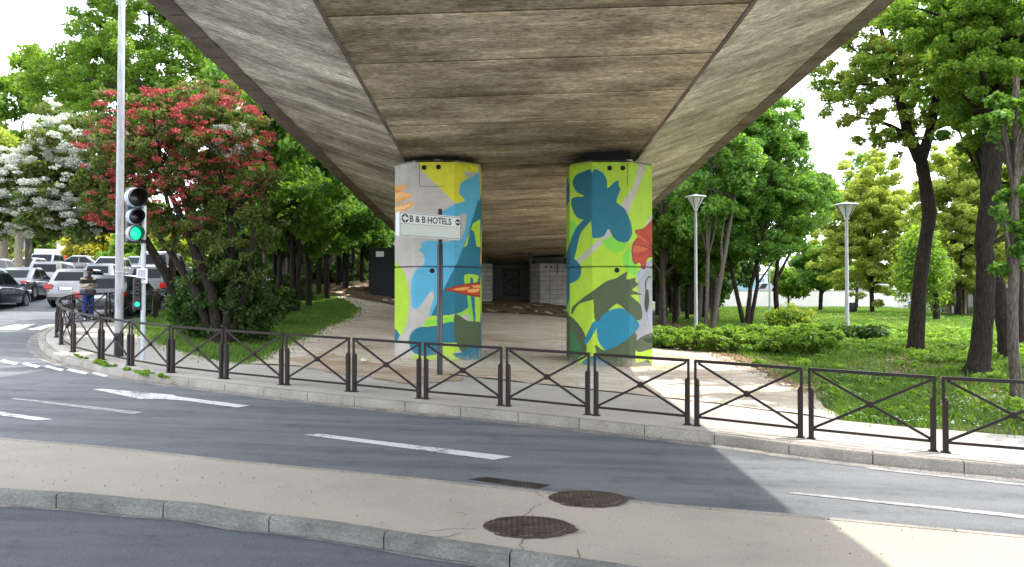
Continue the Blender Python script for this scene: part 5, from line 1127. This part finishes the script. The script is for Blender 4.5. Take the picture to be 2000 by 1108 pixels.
# red hawthorn
b = T(428, 20.3); e = lambda u, v, d, rx, ry, rz: (*rel(u, v, d, b), rx, ry, rz)
RE = [e(330, 290, 20.3, 1.9, 1.5, 1.3), e(420, 260, 20.5, 1.6, 1.4, 1.1), e(240, 300, 20, 1.2, 1.1, .95), e(350, 210, 20.3, 1.4, 1.1, .55), e(230, 200, 20, .9, .6, .25), e(440, 185, 20.5, .5, .5, .35), e(395, 165, 20.5, .18, .2, .35), e(470, 330, 20.8, 1.0, 1.1, 1.1), e(220, 400, 20.2, .8, .8, .7), e(330, 400, 20.3, 1.5, 1.3, .9)]
tree('hawthorn', 'red flowering hawthorn in front of the maple, right of the tall mast', b, [[(0, 0, 0, .16), (-.2, 0, 1.5, .13), (-.9, 0, 3.2, .10), (-1.6, -.1, 4.8, .05)], [(.1, 0, 0, .14), (.35, .1, 1.8, .12), (.2, .2, 3.6, .09), (-.2, .1, 5.4, .04)], [(-.15, .1, 0, .13), (-.7, .1, 1.6, .11), (-1.5, 0, 2.8, .07), (-2.4, -.1, 4.0, .04)], [(.2, .1, .1, .1), (.7, .2, 1.7, .08), (.9, .2, 3.4, .04)]],
     RE+[e(300, 195, 20, .35, .3, .12), e(370, 175, 20.3, .5, .3, .15), e(190, 235, 20, .5, .4, .12), e(480, 225, 20.5, .4, .4, .3), e(440, 520, 20.6, 1.0, 1.0, 1.0), e(400, 440, 20.6, 1.3, 1.1, .9), e(500, 440, 21, .8, .9, .9)], 440, .21, 46000, .06, L_HAW, M_BARK, seed=14, limbs=60, lo=.2, extra=[('blossom', RE+[e(300, 195, 20, .35, .3, .12), e(370, 175, 20.3, .5, .3, .15), e(190, 235, 20, .5, .4, .12), e(480, 225, 20.5, .4, .4, .3)], 900, .13, 34000, .037, L_RED), ('white_sprig', [e(455, 275, 20.2, .7, .5, .45), e(330, 250, 20, .3, .3, .25)], 60, .16, 3500, .05, L_WHITE)], twigs=60)
# understory bush beneath the hawthorns
def bush(name, label, ctrs, n, leaf, mat, seed, cat='shrub', cr=.3, nc=60, kind=None):
    x, y = ctrs[0][0], ctrs[0][1]; r = empty(name, (x, y, G(x, y)), 0, label, cat)
    E = [(c[0]-x, c[1]-y, c[2]+G(c[0], c[1])-G(x, y), c[3], c[4], c[5]) for c in ctrs]; C, R_ = clumps(E, nc, cr, seed, .1); leafcloud('foliage', C, R_, n, leaf, mat, r, seed=seed)
    mb = MB(); rnd = random.Random(seed)
    for i in range(10): limb(mb, (rnd.uniform(-.2, .2), rnd.uniform(-.2, .2), 0), C[rnd.randrange(len(C))], .02, .006, 0, 4, 4, rnd)
    mb.build('stems', M_BARK, r); return r
bush('shrub', 'dark bushy shrub filling the base of the red hawthorn', [(ux(440, 20.8), 20.8, 1.1, 1.0, .7, 1.1), (ux(385, 21), 21, .9, .7, .6, .9), (ux(490, 21.4), 21.4, .9, .6, .5, .95), (ux(450, 20.9), 20.9, 2.1, .9, .6, .6)], 19000, .07, L_DARK, 21, nc=200)
# left wood: prototypes then copies
def wood_proto(seed, mat, bm, label, h=9.5, cr=2.6, stems=2, low=3.2, n=22000, leaf=.14):
    rnd = random.Random(seed); tr = []
    for i in range(stems):
        a = rnd.uniform(0, 6.28); s = .12*i; k = rnd.uniform(.1, .7)
        tr.append([(s*math.cos(a), s*math.sin(a), 0, .15-.02*i), (s*math.cos(a)+k*.35*math.cos(a), k*.35*math.sin(a), h*.25, .125-.02*i), (k*math.cos(a)*.9, k*math.sin(a)*.9, h*.55, .09-.01*i), (k*1.6*math.cos(a), k*1.6*math.sin(a), h*.9, .04)])
    return tree('woodland_tree', label, (0, 0, 0), tr, [(0, 0, h*.68, cr, cr, h*.30), (cr*.3, -cr*.3, (low+h*.5)/2, cr*.9, cr*.9, 1.2)], 220, .42, n, leaf, mat, bm, seed=seed, limbs=20, lo=.3)
PW = [wood_proto(31, L_WOOD, M_BARK, 'x'), wood_proto(32, L_COOL, M_BARK, 'x', 8.8, 2.4, 1, 3.0), wood_proto(33, L_WOOD, M_BARKG, 'x', 9.8, 2.5, 3, 2.6)]
rnd = random.Random(5); spots = []
for (u, d) in [(492, 27), (508, 34), (545, 32), (540, 42), (575, 30.5), (568, 47), (603, 33), (600, 52), (622, 40), (640, 37.5), (645, 55), (660, 44), (676, 42), (690, 52), (706, 47), (622, 62), (662, 63), (560, 58), (590, 70), (706, 60), (470, 38), (480, 50), (640, 75), (690, 72)]:
    spots.append((u, d))
spots.sort()
def place_wood(spots, fmt, group, scale0=(.85, 1.1), crown_off=0):
    for i, (u, d) in enumerate(spots):
        pr = PW[rnd.randrange(3)]; o = copy_tree(pr); x, y, z = T(u, d); o.location = (x, y, z); s = rnd.uniform(*scale0); o.scale = (s, s, s*rnd.uniform(.9, 1.1)); o.rotation_euler = (0, 0, rnd.uniform(0, 6.28))
        tag(o, fmt % ordinal(i), 'tree', group)
place_wood(spots, 'slender tree of the dense shaded wood left of the flyover, %s trunk from the left', 'trees of the wood left of the flyover')
# right wood
sp2 = [(1292, 42), (1300, 50), (1310, 60), (1318, 44), (1326, 52), (1334, 66), (1342, 47), (1350, 56), (1362, 44), (1372, 50), (1382, 62), (1392, 48), (1400, 42), (1284, 58), (1288, 70), (1345, 75)]
sp2.sort(); place_wood(sp2, 'thin stemmed tree of the dense wood right of the flyover, %s stem from the left', 'trees of the wood right of the flyover', (.9, 1.15))
for p in PW:
    for ch in list(p.children): bpy.data.objects.remove(ch)
    bpy.data.objects.remove(p)
# bright maple group right
b = T(1462, 40); e = lambda u, v, d, rx, ry, rz: (*rel(u, v, d, b), rx, ry, rz)
tree('maple_tree', 'bright green multi stemmed maple behind the low hedge, right of the flyover', b, [[(-.1, 0, 0, .14), (.1, 0, 2, .11), (.9, 0, 5, .08), (1.4, 0, 9, .03)], [(-.25, 0, 0, .13), (-.9, .1, 3, .10), (-1.2, .1, 6, .07), (-1.3, 0, 9.5, .03)], [(.1, .1, 0, .12), (.5, 0, 2.2, .1), (.4, 0, 5, .07), (.2, 0, 10, .03)]],
     [e(1480, 330, 40, 3.0, 2.8, 3.0), e(1400, 420, 40, 2.6, 2.5, 2.2), e(1510, 250, 40, 2.0, 2.0, 1.8), e(1560, 400, 40, 2.1, 2.2, 1.6), e(1440, 260, 40, 2.4, 2.2, 2.3), e(1480, 480, 40, 2.6, 2.2, .8)], 620, .38, 76000, .11, L_COOL, M_BARK, seed=41, limbs=40)
b = T(1518, 45); tree('maple_tree', 'younger maple with ivy clad trunk standing right of the multi stemmed one', b, [[(0, 0, 0, .17), (-.1, 0, 2.4, .14), (.1, 0, 4.2, .11), (.5, 0, 7.5, .05)], [(.1, 0, 2.8, .1), (.9, 0, 4.4, .06)]], [(*rel(1550, 380, 45, b), 2.6, 2.2, 2.2), (*rel(1520, 450, 45, b), 2.2, 2, 1.2)], 60, .7, 14000, .16, L_WOOD, M_BARK, seed=42, limbs=24)
b = T(1415, 37); tree('maple_tree', 'leaning slim trunk tree left of the multi stemmed maple', b, [[(-.6, 0, 0, .13), (-.1, 0, 3, .11), (.5, 0, 6.5, .07), (.6, 0, 9, .03)], [(-.9, .1, 0, .11), (-.8, .1, 3.5, .09), (-.6, 0, 8, .03)]], [(*rel(1400, 300, 37, b), 2.2, 2, 2.2), (*rel(1370, 400, 37, b), 1.8, 1.6, 1.6)], 60, .6, 15000, .14, L_COOL, M_BARKG, seed=43, limbs=24)
b = T(1602, 73); tree('small_tree', 'small round deep green tree in front of the distant white wall', b, [[(0, 0, 0, .22), (.1, 0, 2.0, .18), (0, 0, 3.4, .08)], [(.1, 0, 1.6, .12), (1.0, 0, 2.8, .06)]], [(*rel(1608, 505, 73, b), 2.7, 2.4, 1.7), (*rel(1590, 545, 73, b), 2.4, 2, .8)], 55, .7, 9000, .22, L_COOL, M_BARK, seed=44, limbs=16)
b = T(1540, 78); tree('small_tree', 'pale small tree standing left of the round deep green one', b, [[(0, 0, 0, .13), (0, 0, 2.2, .1), (0, 0, 4, .05)]], [(*rel(1545, 545, 78, b), 2.6, 2, 1.7)], 40, .7, 4500, .22, L_MAPLE, M_BARKG, seed=45, limbs=14)
def hornbeam(u, d, us, ub, label, rx, seed, vtop, vbot, n=30000, mat=L_YEL, leaf=.14):
    b = T(u, d); zc = (vtop+vbot)/2; rz = (vbot-vtop)/2/FPX*d; cx, cy, cz = rel(us, zc, d, b)
    tree('hornbeam_tree', label, b, [[(0, 0, 0, .2), (cx*.1, 0, 2.2, .16), (cx*.5, 0, 5, .1), (cx*.8, 0, cz+rz*.5, .04)]], [(cx, cy, cz-.2*rz, rx, rx*.8, rz*.85), (cx, cy, cz+.35*rz, rx*.7, rx*.6, rz*.65)], 420, .55, int(n*1.5), leaf, mat, M_BARK, seed=seed, limbs=30, up=1.0, long=1.9, flat=.6, lo=.1)
hornbeam(1703, 66, 1695, 0, 'broad yellow green hornbeam with dark trunk before the distant white wall', 5.4, 51, 285, 592, 44000)
hornbeam(1870, 56, 1890, 0, 'broad pale yellow green hornbeam between the two dark near trunks', 5.2, 52, 255, 600, 50000)
hornbeam(1829, 46, 1800, 0, 'young hornbeam on a thin pale stem in the grass between the dark trunks', 1.7, 53, 440, 600, 4200, L_MAPLE)
hornbeam(1985, 60, 2010, 0, 'yellow green hornbeam at the right edge behind the nearest trunks', 5.0, 54, 260, 610, 34000)
hornbeam(1672, 84, 1690, 0, 'deeper green tree rising behind the yellow green hornbeam', 3.6, 55, 300, 500, 9000, L_COOL, .22)
# near dark trunks right
b = T(1792, 20.2); e = lambda u, v, d, rx, ry, rz: (*rel(u, v, d, b), rx, ry, rz)
z = lambda v, d: vz(v, d)-b[2]
tree('maple_tree', 'tall dark trunked maple forking high up, left one of the two near trunks', b, [[(-.08, 0, 0, .27), (-.06, 0, .35, .215), (.0, 0, 1.2, .185), (.08, 0, 2.3, .175), (.25, 0, 3.2, .17), (.34, 0, 3.9, .185), (.22, 0, 4.9, .165), (.12, 0, 5.4, .155)], [(.12, 0, 5.35, .17), (-.2, 0, 6.0, .14), (-.45, .1, 7.2, .10), (-.9, .1, 9, .05)], [(.12, 0, 5.35, .15), (.45, .1, 6.2, .13), (.7, .1, 7.6, .08), (.8, 0, 9.5, .04)]],
     [e(1790, 150, 20.2, 2.2, 1.6, 1.7), e(1700, 90, 20.2, 1.6, 1.4, 1.5), e(1760, -20, 20.2, 2.6, 1.8, 1.5), e(1860, 130, 20.5, 1.6, 1.4, 2.0), e(1670, 190, 20, 1.3, 1.1, .8), e(1740, 260, 20, 1.2, .9, .6)], 460, .19, 56000, .052, L_RUST, M_BARK, seed=61, limbs=60, nsides=14, long=1.9, twigs=120, lo=.1)
b = T(1912, 16.3); e = lambda u, v, d, rx, ry, rz: (*rel(u, v, d, b), rx, ry, rz)
tree('maple_tree', 'thick dark trunked maple near the barriers, right one of the two near trunks', b, [[(-.06, 0, 0, .33), (-.02, 0, .3, .245), (.08, 0, 1.1, .20), (.16, 0, 2.2, .19), (.12, 0, 2.9, .185), (.28, 0, 4.0, .20), (.34, 0, 5.6, .17), (.3, 0, 7.4, .12), (.1, 0, 9, .06)], [(.3, 0, 4.6, .1), (.8, .1, 5.8, .08), (1.2, .1, 7.5, .04)]],
     [e(1930, 120, 16.3, 1.7, 1.4, 1.5), e(1850, 20, 16.3, 1.6, 1.3, .9), e(1990, 30, 16.3, 1.8, 1.5, 1.6), e(1960, 230, 16.6, 1.0, 1.0, .9)], 400, .20, 62000, .054, L_MAPLE, M_BARK, seed=62, limbs=50, nsides=14, twigs=60, lo=.15)
b = T(1962, 18.6); e = lambda u, v, d, rx, ry, rz: (*rel(u, v, d, b), rx, ry, rz)
tree('maple_tree', 'crooked brown trunk growing close behind the thick dark one', b, [[(0, 0, 0, .17), (-.02, 0, .7, .15), (-.1, 0, 1.3, .15), (-.12, 0, 1.9, .12), (-.45, 0, 2.8, .08), (-.5, 0, 4.5, .08), (-.4, 0, 7, .05)]], [e(1930, 250, 18.6, 1.2, 1, 1.2), e(1975, 100, 19, 1.8, 1.3, 1.5), e(1985, 380, 19, .7, .6, 1.0)], 220, .22, 24000, .07, L_WOOD, M_BARK, seed=63, limbs=30, nsides=12)
b = T(1984, 13.6); e = lambda u, v, d, rx, ry, rz: (*rel(u, v, d, b), rx, ry, rz)
tree('young_tree', 'slim grey young tree with leafy side shoots at the right edge', b, [[(.0, 0, 0, .10), (-.06, 0, 1, .085), (-.04, 0, 2.3, .085), (.0, 0, 4, .07), (.05, 0, 6, .05)]], [e(1975, 400, 13.6, .32, .35, .5), e(1990, 530, 13.6, .25, .3, .3), e(1990, 230, 13.6, .6, .6, .6), e(1975, 470, 13.6, .3, .3, .25)], 40, .16, 3400, .075, L_COOL, M_BARKG, seed=64, limbs=26, nsides=12, twigs=20)
b = T(1990, 24); tree('maple_tree', 'leafy tree deep behind the slim grey one at the right edge', b, [[(0, 0, 0, .16), (0, 0, 4, .12), (-.2, 0, 8, .06)]], [(*rel(1975, 150, 24, b), 2.4, 2, 2.6), (*rel(1920, 60, 24, b), 2.2, 2, 1.8)], 80, .6, 18000, .12, L_WOOD, M_BARK, seed=65, limbs=30)
for i, (x, y, lab, h) in enumerate(((15.5, 18.5, 'maple out of frame to the right shading the near grass', 8.5), (14.2, 13.0, 'maple out of frame to the right beside the barriers', 8))):
    tree('maple_tree', lab, (x, y, G(x, y)), [[(0, 0, 0, .25), (0, 0, h*.5, .2), (.2, 0, h, .08)]], [(0, 0, h, 2.6, 2.6, 1.8)], 60, .5, 9000, .13, L_WOOD, M_BARK, seed=70+i, limbs=16)
# hedge
hp = [(1285, 26.2), (1330, 26), (1380, 25.4), (1430, 25), (1480, 24), (1530, 23.2), (1570, 22.4), (1600, 22)]
HC = [(ux(u, d+dd), d+dd, .22+.12*(dd < 2), .8, .85, .36) for u, d in hp for dd in (0, 1.6, 3.2)]
HC = [h for h in HC if h[1] < 30]
bush('low_hedge', 'low spreading light green hedge along the right side of the sandy path', HC, 90000, .075, L_HEDGE, 81, 'hedge', .18, 700)
bush('shrub', 'rounded reddish tipped shrub behind the right end of low hedge', [(ux(1545, 31), 31, .55, 1.0, .8, .55)], 6000, .08, L_RUST, 82)
bush('shrub', 'small dark shrub at the foot of the right park lamp', [(ux(1680, 25.5), 25.5, .22, .8, .5, .28)], 4500, .08, L_DARK, 83)
# far planting
def mass(name, label, boxes, n, leaf, mat, seed, cr=1.2, nc=150):
    C, R_ = clumps(boxes, nc, cr, seed, .0); o = leafcloud(name, C, R_, n, leaf, mat, None, seed=seed); o.name = name; return tag(o, label, 'foliage', None, 'stuff')
mass('woodland', 'dark leafy background mass of the wood left of the flyover', [(-19, 66, 4, 7, 3, 3.8), (-28, 84, 4, 12, 3, 4), (-11.2, 62, 4, 2.6, 6, 3.6), (-12, 52, 3.2, 2.2, 3, 1.2)], 42000, .34, L_DARK, 91)
mass('woodland', 'dark leafy background mass of the wood right of the flyover', [(17, 72, 3.5, 5, 3, 3.6), (12, 62, 4, 3.5, 5, 3.6), (24, 86, 5, 4, 3, 3.2)], 26000, .34, L_DARK, 92)
mass('tree_line', 'hazy green trees along the horizon behind the wall', [(62, 140, 5, 22, 4, 4.5), (95, 135, 7, 16, 5, 7), (30, 150, 4, 14, 4, 3.2)], 26000, .6, L_MAPLE, 93, 2.2)
mass('tree_line', 'green trees behind the car park at far left', [(-60, 92, 6, 18, 4, 5.5), (-90, 85, 8, 14, 4, 7), (-42, 95, 5, 8, 4, 3.5)], 30000, .5, L_MAPLE, 94, 2.0)
for i, (u, d, lab, m_, zz, rx) in enumerate(((170, 60, 'golden yellow shrub behind the man', L_YELF, 1.6, 2.2), (205, 62, 'golden yellow shrub behind the tall mast', L_YELF, 1.9, 1.8), (60, 64, 'green shrub behind the white hatchback in the back row', L_MAPLE, 2.2, 2.2), (130, 66, 'yellow green shrub above the slim red post', L_YEL, 2.4, 2.4), (245, 58, 'bright green shrub right of the tall mast', L_HEDGE, 1.8, 2.0), (8, 62, 'yellow green shrub at the far left edge', L_YEL, 2.4, 2.4), (330, 60, 'yellow green shrub seen under the red hawthorn', L_YEL, 2.0, 3.0), (78, 68, 'pinkish brown leaved shrub above the people carrier', leafmat('pinkish leaves', [(.3, .16, .12), (.45, .26, .2), (.5, .36, .28)]), 4.0, 1.6))):
    bush('shrub', lab, [(ux(u, d), d, zz, rx, 1.4, zz*.75)], 4500, .22, m_, 100+i, cr=.6, nc=40)
# undergrowth along the wood edges
for i, (u, d, lab) in enumerate(((560, 36, 'low undergrowth shrub among the left wood trunks'), (500, 30, 'low undergrowth shrub behind the slim wooden post'), (640, 48, 'low undergrowth shrub deep in the left wood'), (470, 26, 'leafy undergrowth right of the red hawthorn trunk'))):
    bush('shrub', lab, [(ux(u, d), d, .5, 1.6, 1.0, .6)], 3500, .13, L_DARK, 120+i)

# ------------------------------------------------------------------ grass, weeds and daisies
def sample_poly(poly, n, rng, dens_fn=None):
    q = np.array(poly); lo, hi = q.min(0), q.max(0); out = []
    while sum(map(len, out)) < n:
        P = rng.uniform(lo, hi, (n*2, 2)); P = P[inpoly(P, poly)]
        if dens_fn is not None: P = P[rng.random(len(P)) < dens_fn(P)]
        out.append(P)
    return np.concatenate(out)[:n]
def grass(name, label, poly, n, h, wdt, mat, seed, k=3):
    rng = np.random.default_rng(seed)
    df = lambda P: np.clip((10.0/np.hypot(P[:, 0], P[:, 1]))**1.2, .06, 1)*(.55+.45*np.sin(P[:, 0]*1.7+np.sin(P[:, 1]*1.3)*2)*np.sin(P[:, 1]*2.1))
    P = sample_poly(poly, n, rng, df); z = np.array([G(x, y) for x, y in P])
    P = P+rng.normal(size=P.shape)*rng.choice([.05, .16, .34], n, p=[.6, .3, .1])[:, None]; dist = np.hypot(P[:, 0], P[:, 1]); hh = h*rng.uniform(.4, 1.5, n)*(1+.35*np.sin(P[:, 0]*.9+2)*np.sin(P[:, 1]*1.1)); ww = wdt*rng.uniform(.6, 1.3, n)*np.clip(dist/12, 1, 3)
    a = rng.uniform(0, 6.283, n); ln = rng.normal(size=(n, 2))*hh[:, None]*.45
    B = np.stack([P[:, 0], P[:, 1], z], 1); s = np.stack([np.cos(a)*ww, np.sin(a)*ww, 0*a], 1); tip = B+np.stack([ln[:, 0], ln[:, 1], hh], 1)
    V = np.stack([B-s, B+s, tip], 1); return tag(cards(name, V.reshape(-1, 3), n, 3, mat, None, rng.random(n)), label, 'grass', None, 'stuff')
LP_ = [at(u, v) for u, v in [(262, 640), (290, 660), (330, 678), (400, 699), (478, 713), (510, 700), (550, 676), (605, 652), (668, 628), (700, 606)]]+[(-11.3, 44), (-15.5, 44), (-14, 34), (-13.3, 28)]
grass('grass', 'mown green lawn left of the sandy path', LP_, 150000, .085, .010, L_GRASS, 201)
RP_ = [at(u, v) for u, v in [(1320, 634), (1400, 672), (1500, 722), (1600, 768), (1652, 822), (2000, 853)]]+[(12, 8.2), (22, 14), (40, 60), (46, 92), (20, 92), (9.8, 50), (9.5, 32)]
grass('grass', 'shaggy grass and low weeds right of the sandy path', RP_, 240000, .10, .011, L_GRASS, 202)
def groundcover(name, label, poly, n, r, leaf, nleaf, mat, seed, hgt=.06, near=True):
    rng = np.random.default_rng(seed); P = sample_poly(poly, n, rng, (lambda P: np.clip((12.0/np.hypot(P[:, 0], P[:, 1]))**1.3, .03, 1)) if near else None)
    C = np.array([(x, y, G(x, y)+hgt) for x, y in P]); R_ = r*rng.uniform(.4, 1.3, n); return tag(leafcloud(name, C, R_, nleaf, leaf, mat, None, flat=.5, seed=seed, up=1.2), label, 'ground cover', None, 'stuff')
groundcover('weeds', 'leafy weeds scattered through the right grass', RP_, 700, .16, .055, 42000, L_HEDGE, 203, .07)
groundcover('weeds', 'darker weed tufts in the left lawn near the path', LP_, 200, .13, .05, 9000, L_GRASS, 204, .06)
bank = [at(u, v) for u, v in [(1600, 690), (1760, 700), (1900, 735), (2000, 760), (2000, 700), (1860, 640), (1700, 640), (1620, 650)]]
groundcover('weeds', 'taller leafy weeds around the near trunks', bank, 260, .22, .07, 22000, L_HEDGE, 205, .10, False)
def daisies(name, label, poly, n, seed, r=.016):
    rng = np.random.default_rng(seed); P = sample_poly(poly, n, rng, lambda P: np.clip(np.sin(P[:, 0]*1.3)*np.sin(P[:, 1]*1.7+1)+.4, .1, 1)); C = np.array([(x, y, G(x, y)+.085) for x, y in P])
    k = 6; an = np.linspace(0, 2*np.pi, k, endpoint=False); V = C[:, None, :]+np.stack([np.cos(an)*r, np.sin(an)*r, an*0], 1)[None]*rng.uniform(.7, 1.5, (n, 1, 1)); V[:, :, 2] += rng.normal(size=(n, 1))*.01
    return tag(cards(name, V.reshape(-1, 3), n, k, M_WHITE, None, rng.random(n)), label, 'flowers', None, 'stuff')
daisies('daisies', 'tiny white daisies in the left lawn', LP_, 900, 206); daisies('daisies', 'tiny white daisies near the barriers in the right grass', [at(u, v) for u, v in [(1480, 715), (1652, 822), (2000, 850), (2100, 800), (1800, 740)]], 500, 207)
groundcover('kerb_weeds', 'small weeds sprouting along the curved kerb', dens([at(u, v) for u, v in [(130, 690), (160, 703), (250, 728), (340, 742), (330, 736), (250, 722), (165, 698)]], .3), 40, .07, .035, 1500, L_HEDGE, 208, .03, False)
# leaf litter on the path edge and under trees
def litter(name, label, poly, n, size, cols, seed):
    rng = np.random.default_rng(seed); P = sample_poly(poly, n, rng); V = np.empty((n, 4, 3)); a = rng.uniform(0, 6.28, n); s = size*rng.uniform(.4, 1.3, n)
    z = np.array([G(x, y) for x, y in P])+.022
    for i, (da, f) in enumerate(((0, 1), (1.57, .5), (3.14, 1), (4.71, .5))): V[:, i] = np.stack([P[:, 0]+np.cos(a+da)*s*f, P[:, 1]+np.sin(a+da)*s*f, z+rng.uniform(-.004, .02, n)], 1)
    return tag(cards(name, V.reshape(-1, 3), n, 4, cols, None, rng.random(n)), label, 'leaf litter', None, 'stuff')
L_LIT = leafmat('dry litter', [(.10, .05, .025), (.24, .14, .07), (.40, .30, .18)], .1)
litter('leaf_litter', 'brown dry leaves along the right path edge', [at(u, v) for u, v in [(1285, 625), (1330, 632), (1400, 660), (1480, 695), (1570, 730), (1640, 775), (1600, 785), (1500, 745), (1400, 705), (1330, 665), (1290, 640)]], 9000, .035, L_LIT, 301)
litter('leaf_litter', 'brown litter beneath the near trunks', [at(u, v) for u, v in [(1640, 700), (1780, 690), (1980, 730), (2000, 780), (1800, 740), (1650, 725)]], 6000, .04, L_LIT, 302)
litter('path_debris', 'bits of bark and twig scattered over the sandy path', DP, 5000, .022, L_LIT, 303)
litter('road_debris', 'specks of grit and leaf along the far kerb gutter', offset(KG, -sgn*.03)+offset(KG, -sgn*.30)[::-1], 1500, .012, L_LIT, 304)
bpy.data.objects['road_debris'].location.z = RD
litter('road_debris', 'pale chips scattered on the near road', [(-5, 3.0), (3, 3.0), (2.2, 4.6), (-4.5, 5.4)], 90, .007, M_WHITE, 305)
bpy.data.objects['road_debris.001'].location.z = RD+.022
litter('island_debris', 'small dry leaves and grit lying on the island', i1in[1:-1]+i2in[1:-1][::-1], 260, .007, L_LIT, 306)
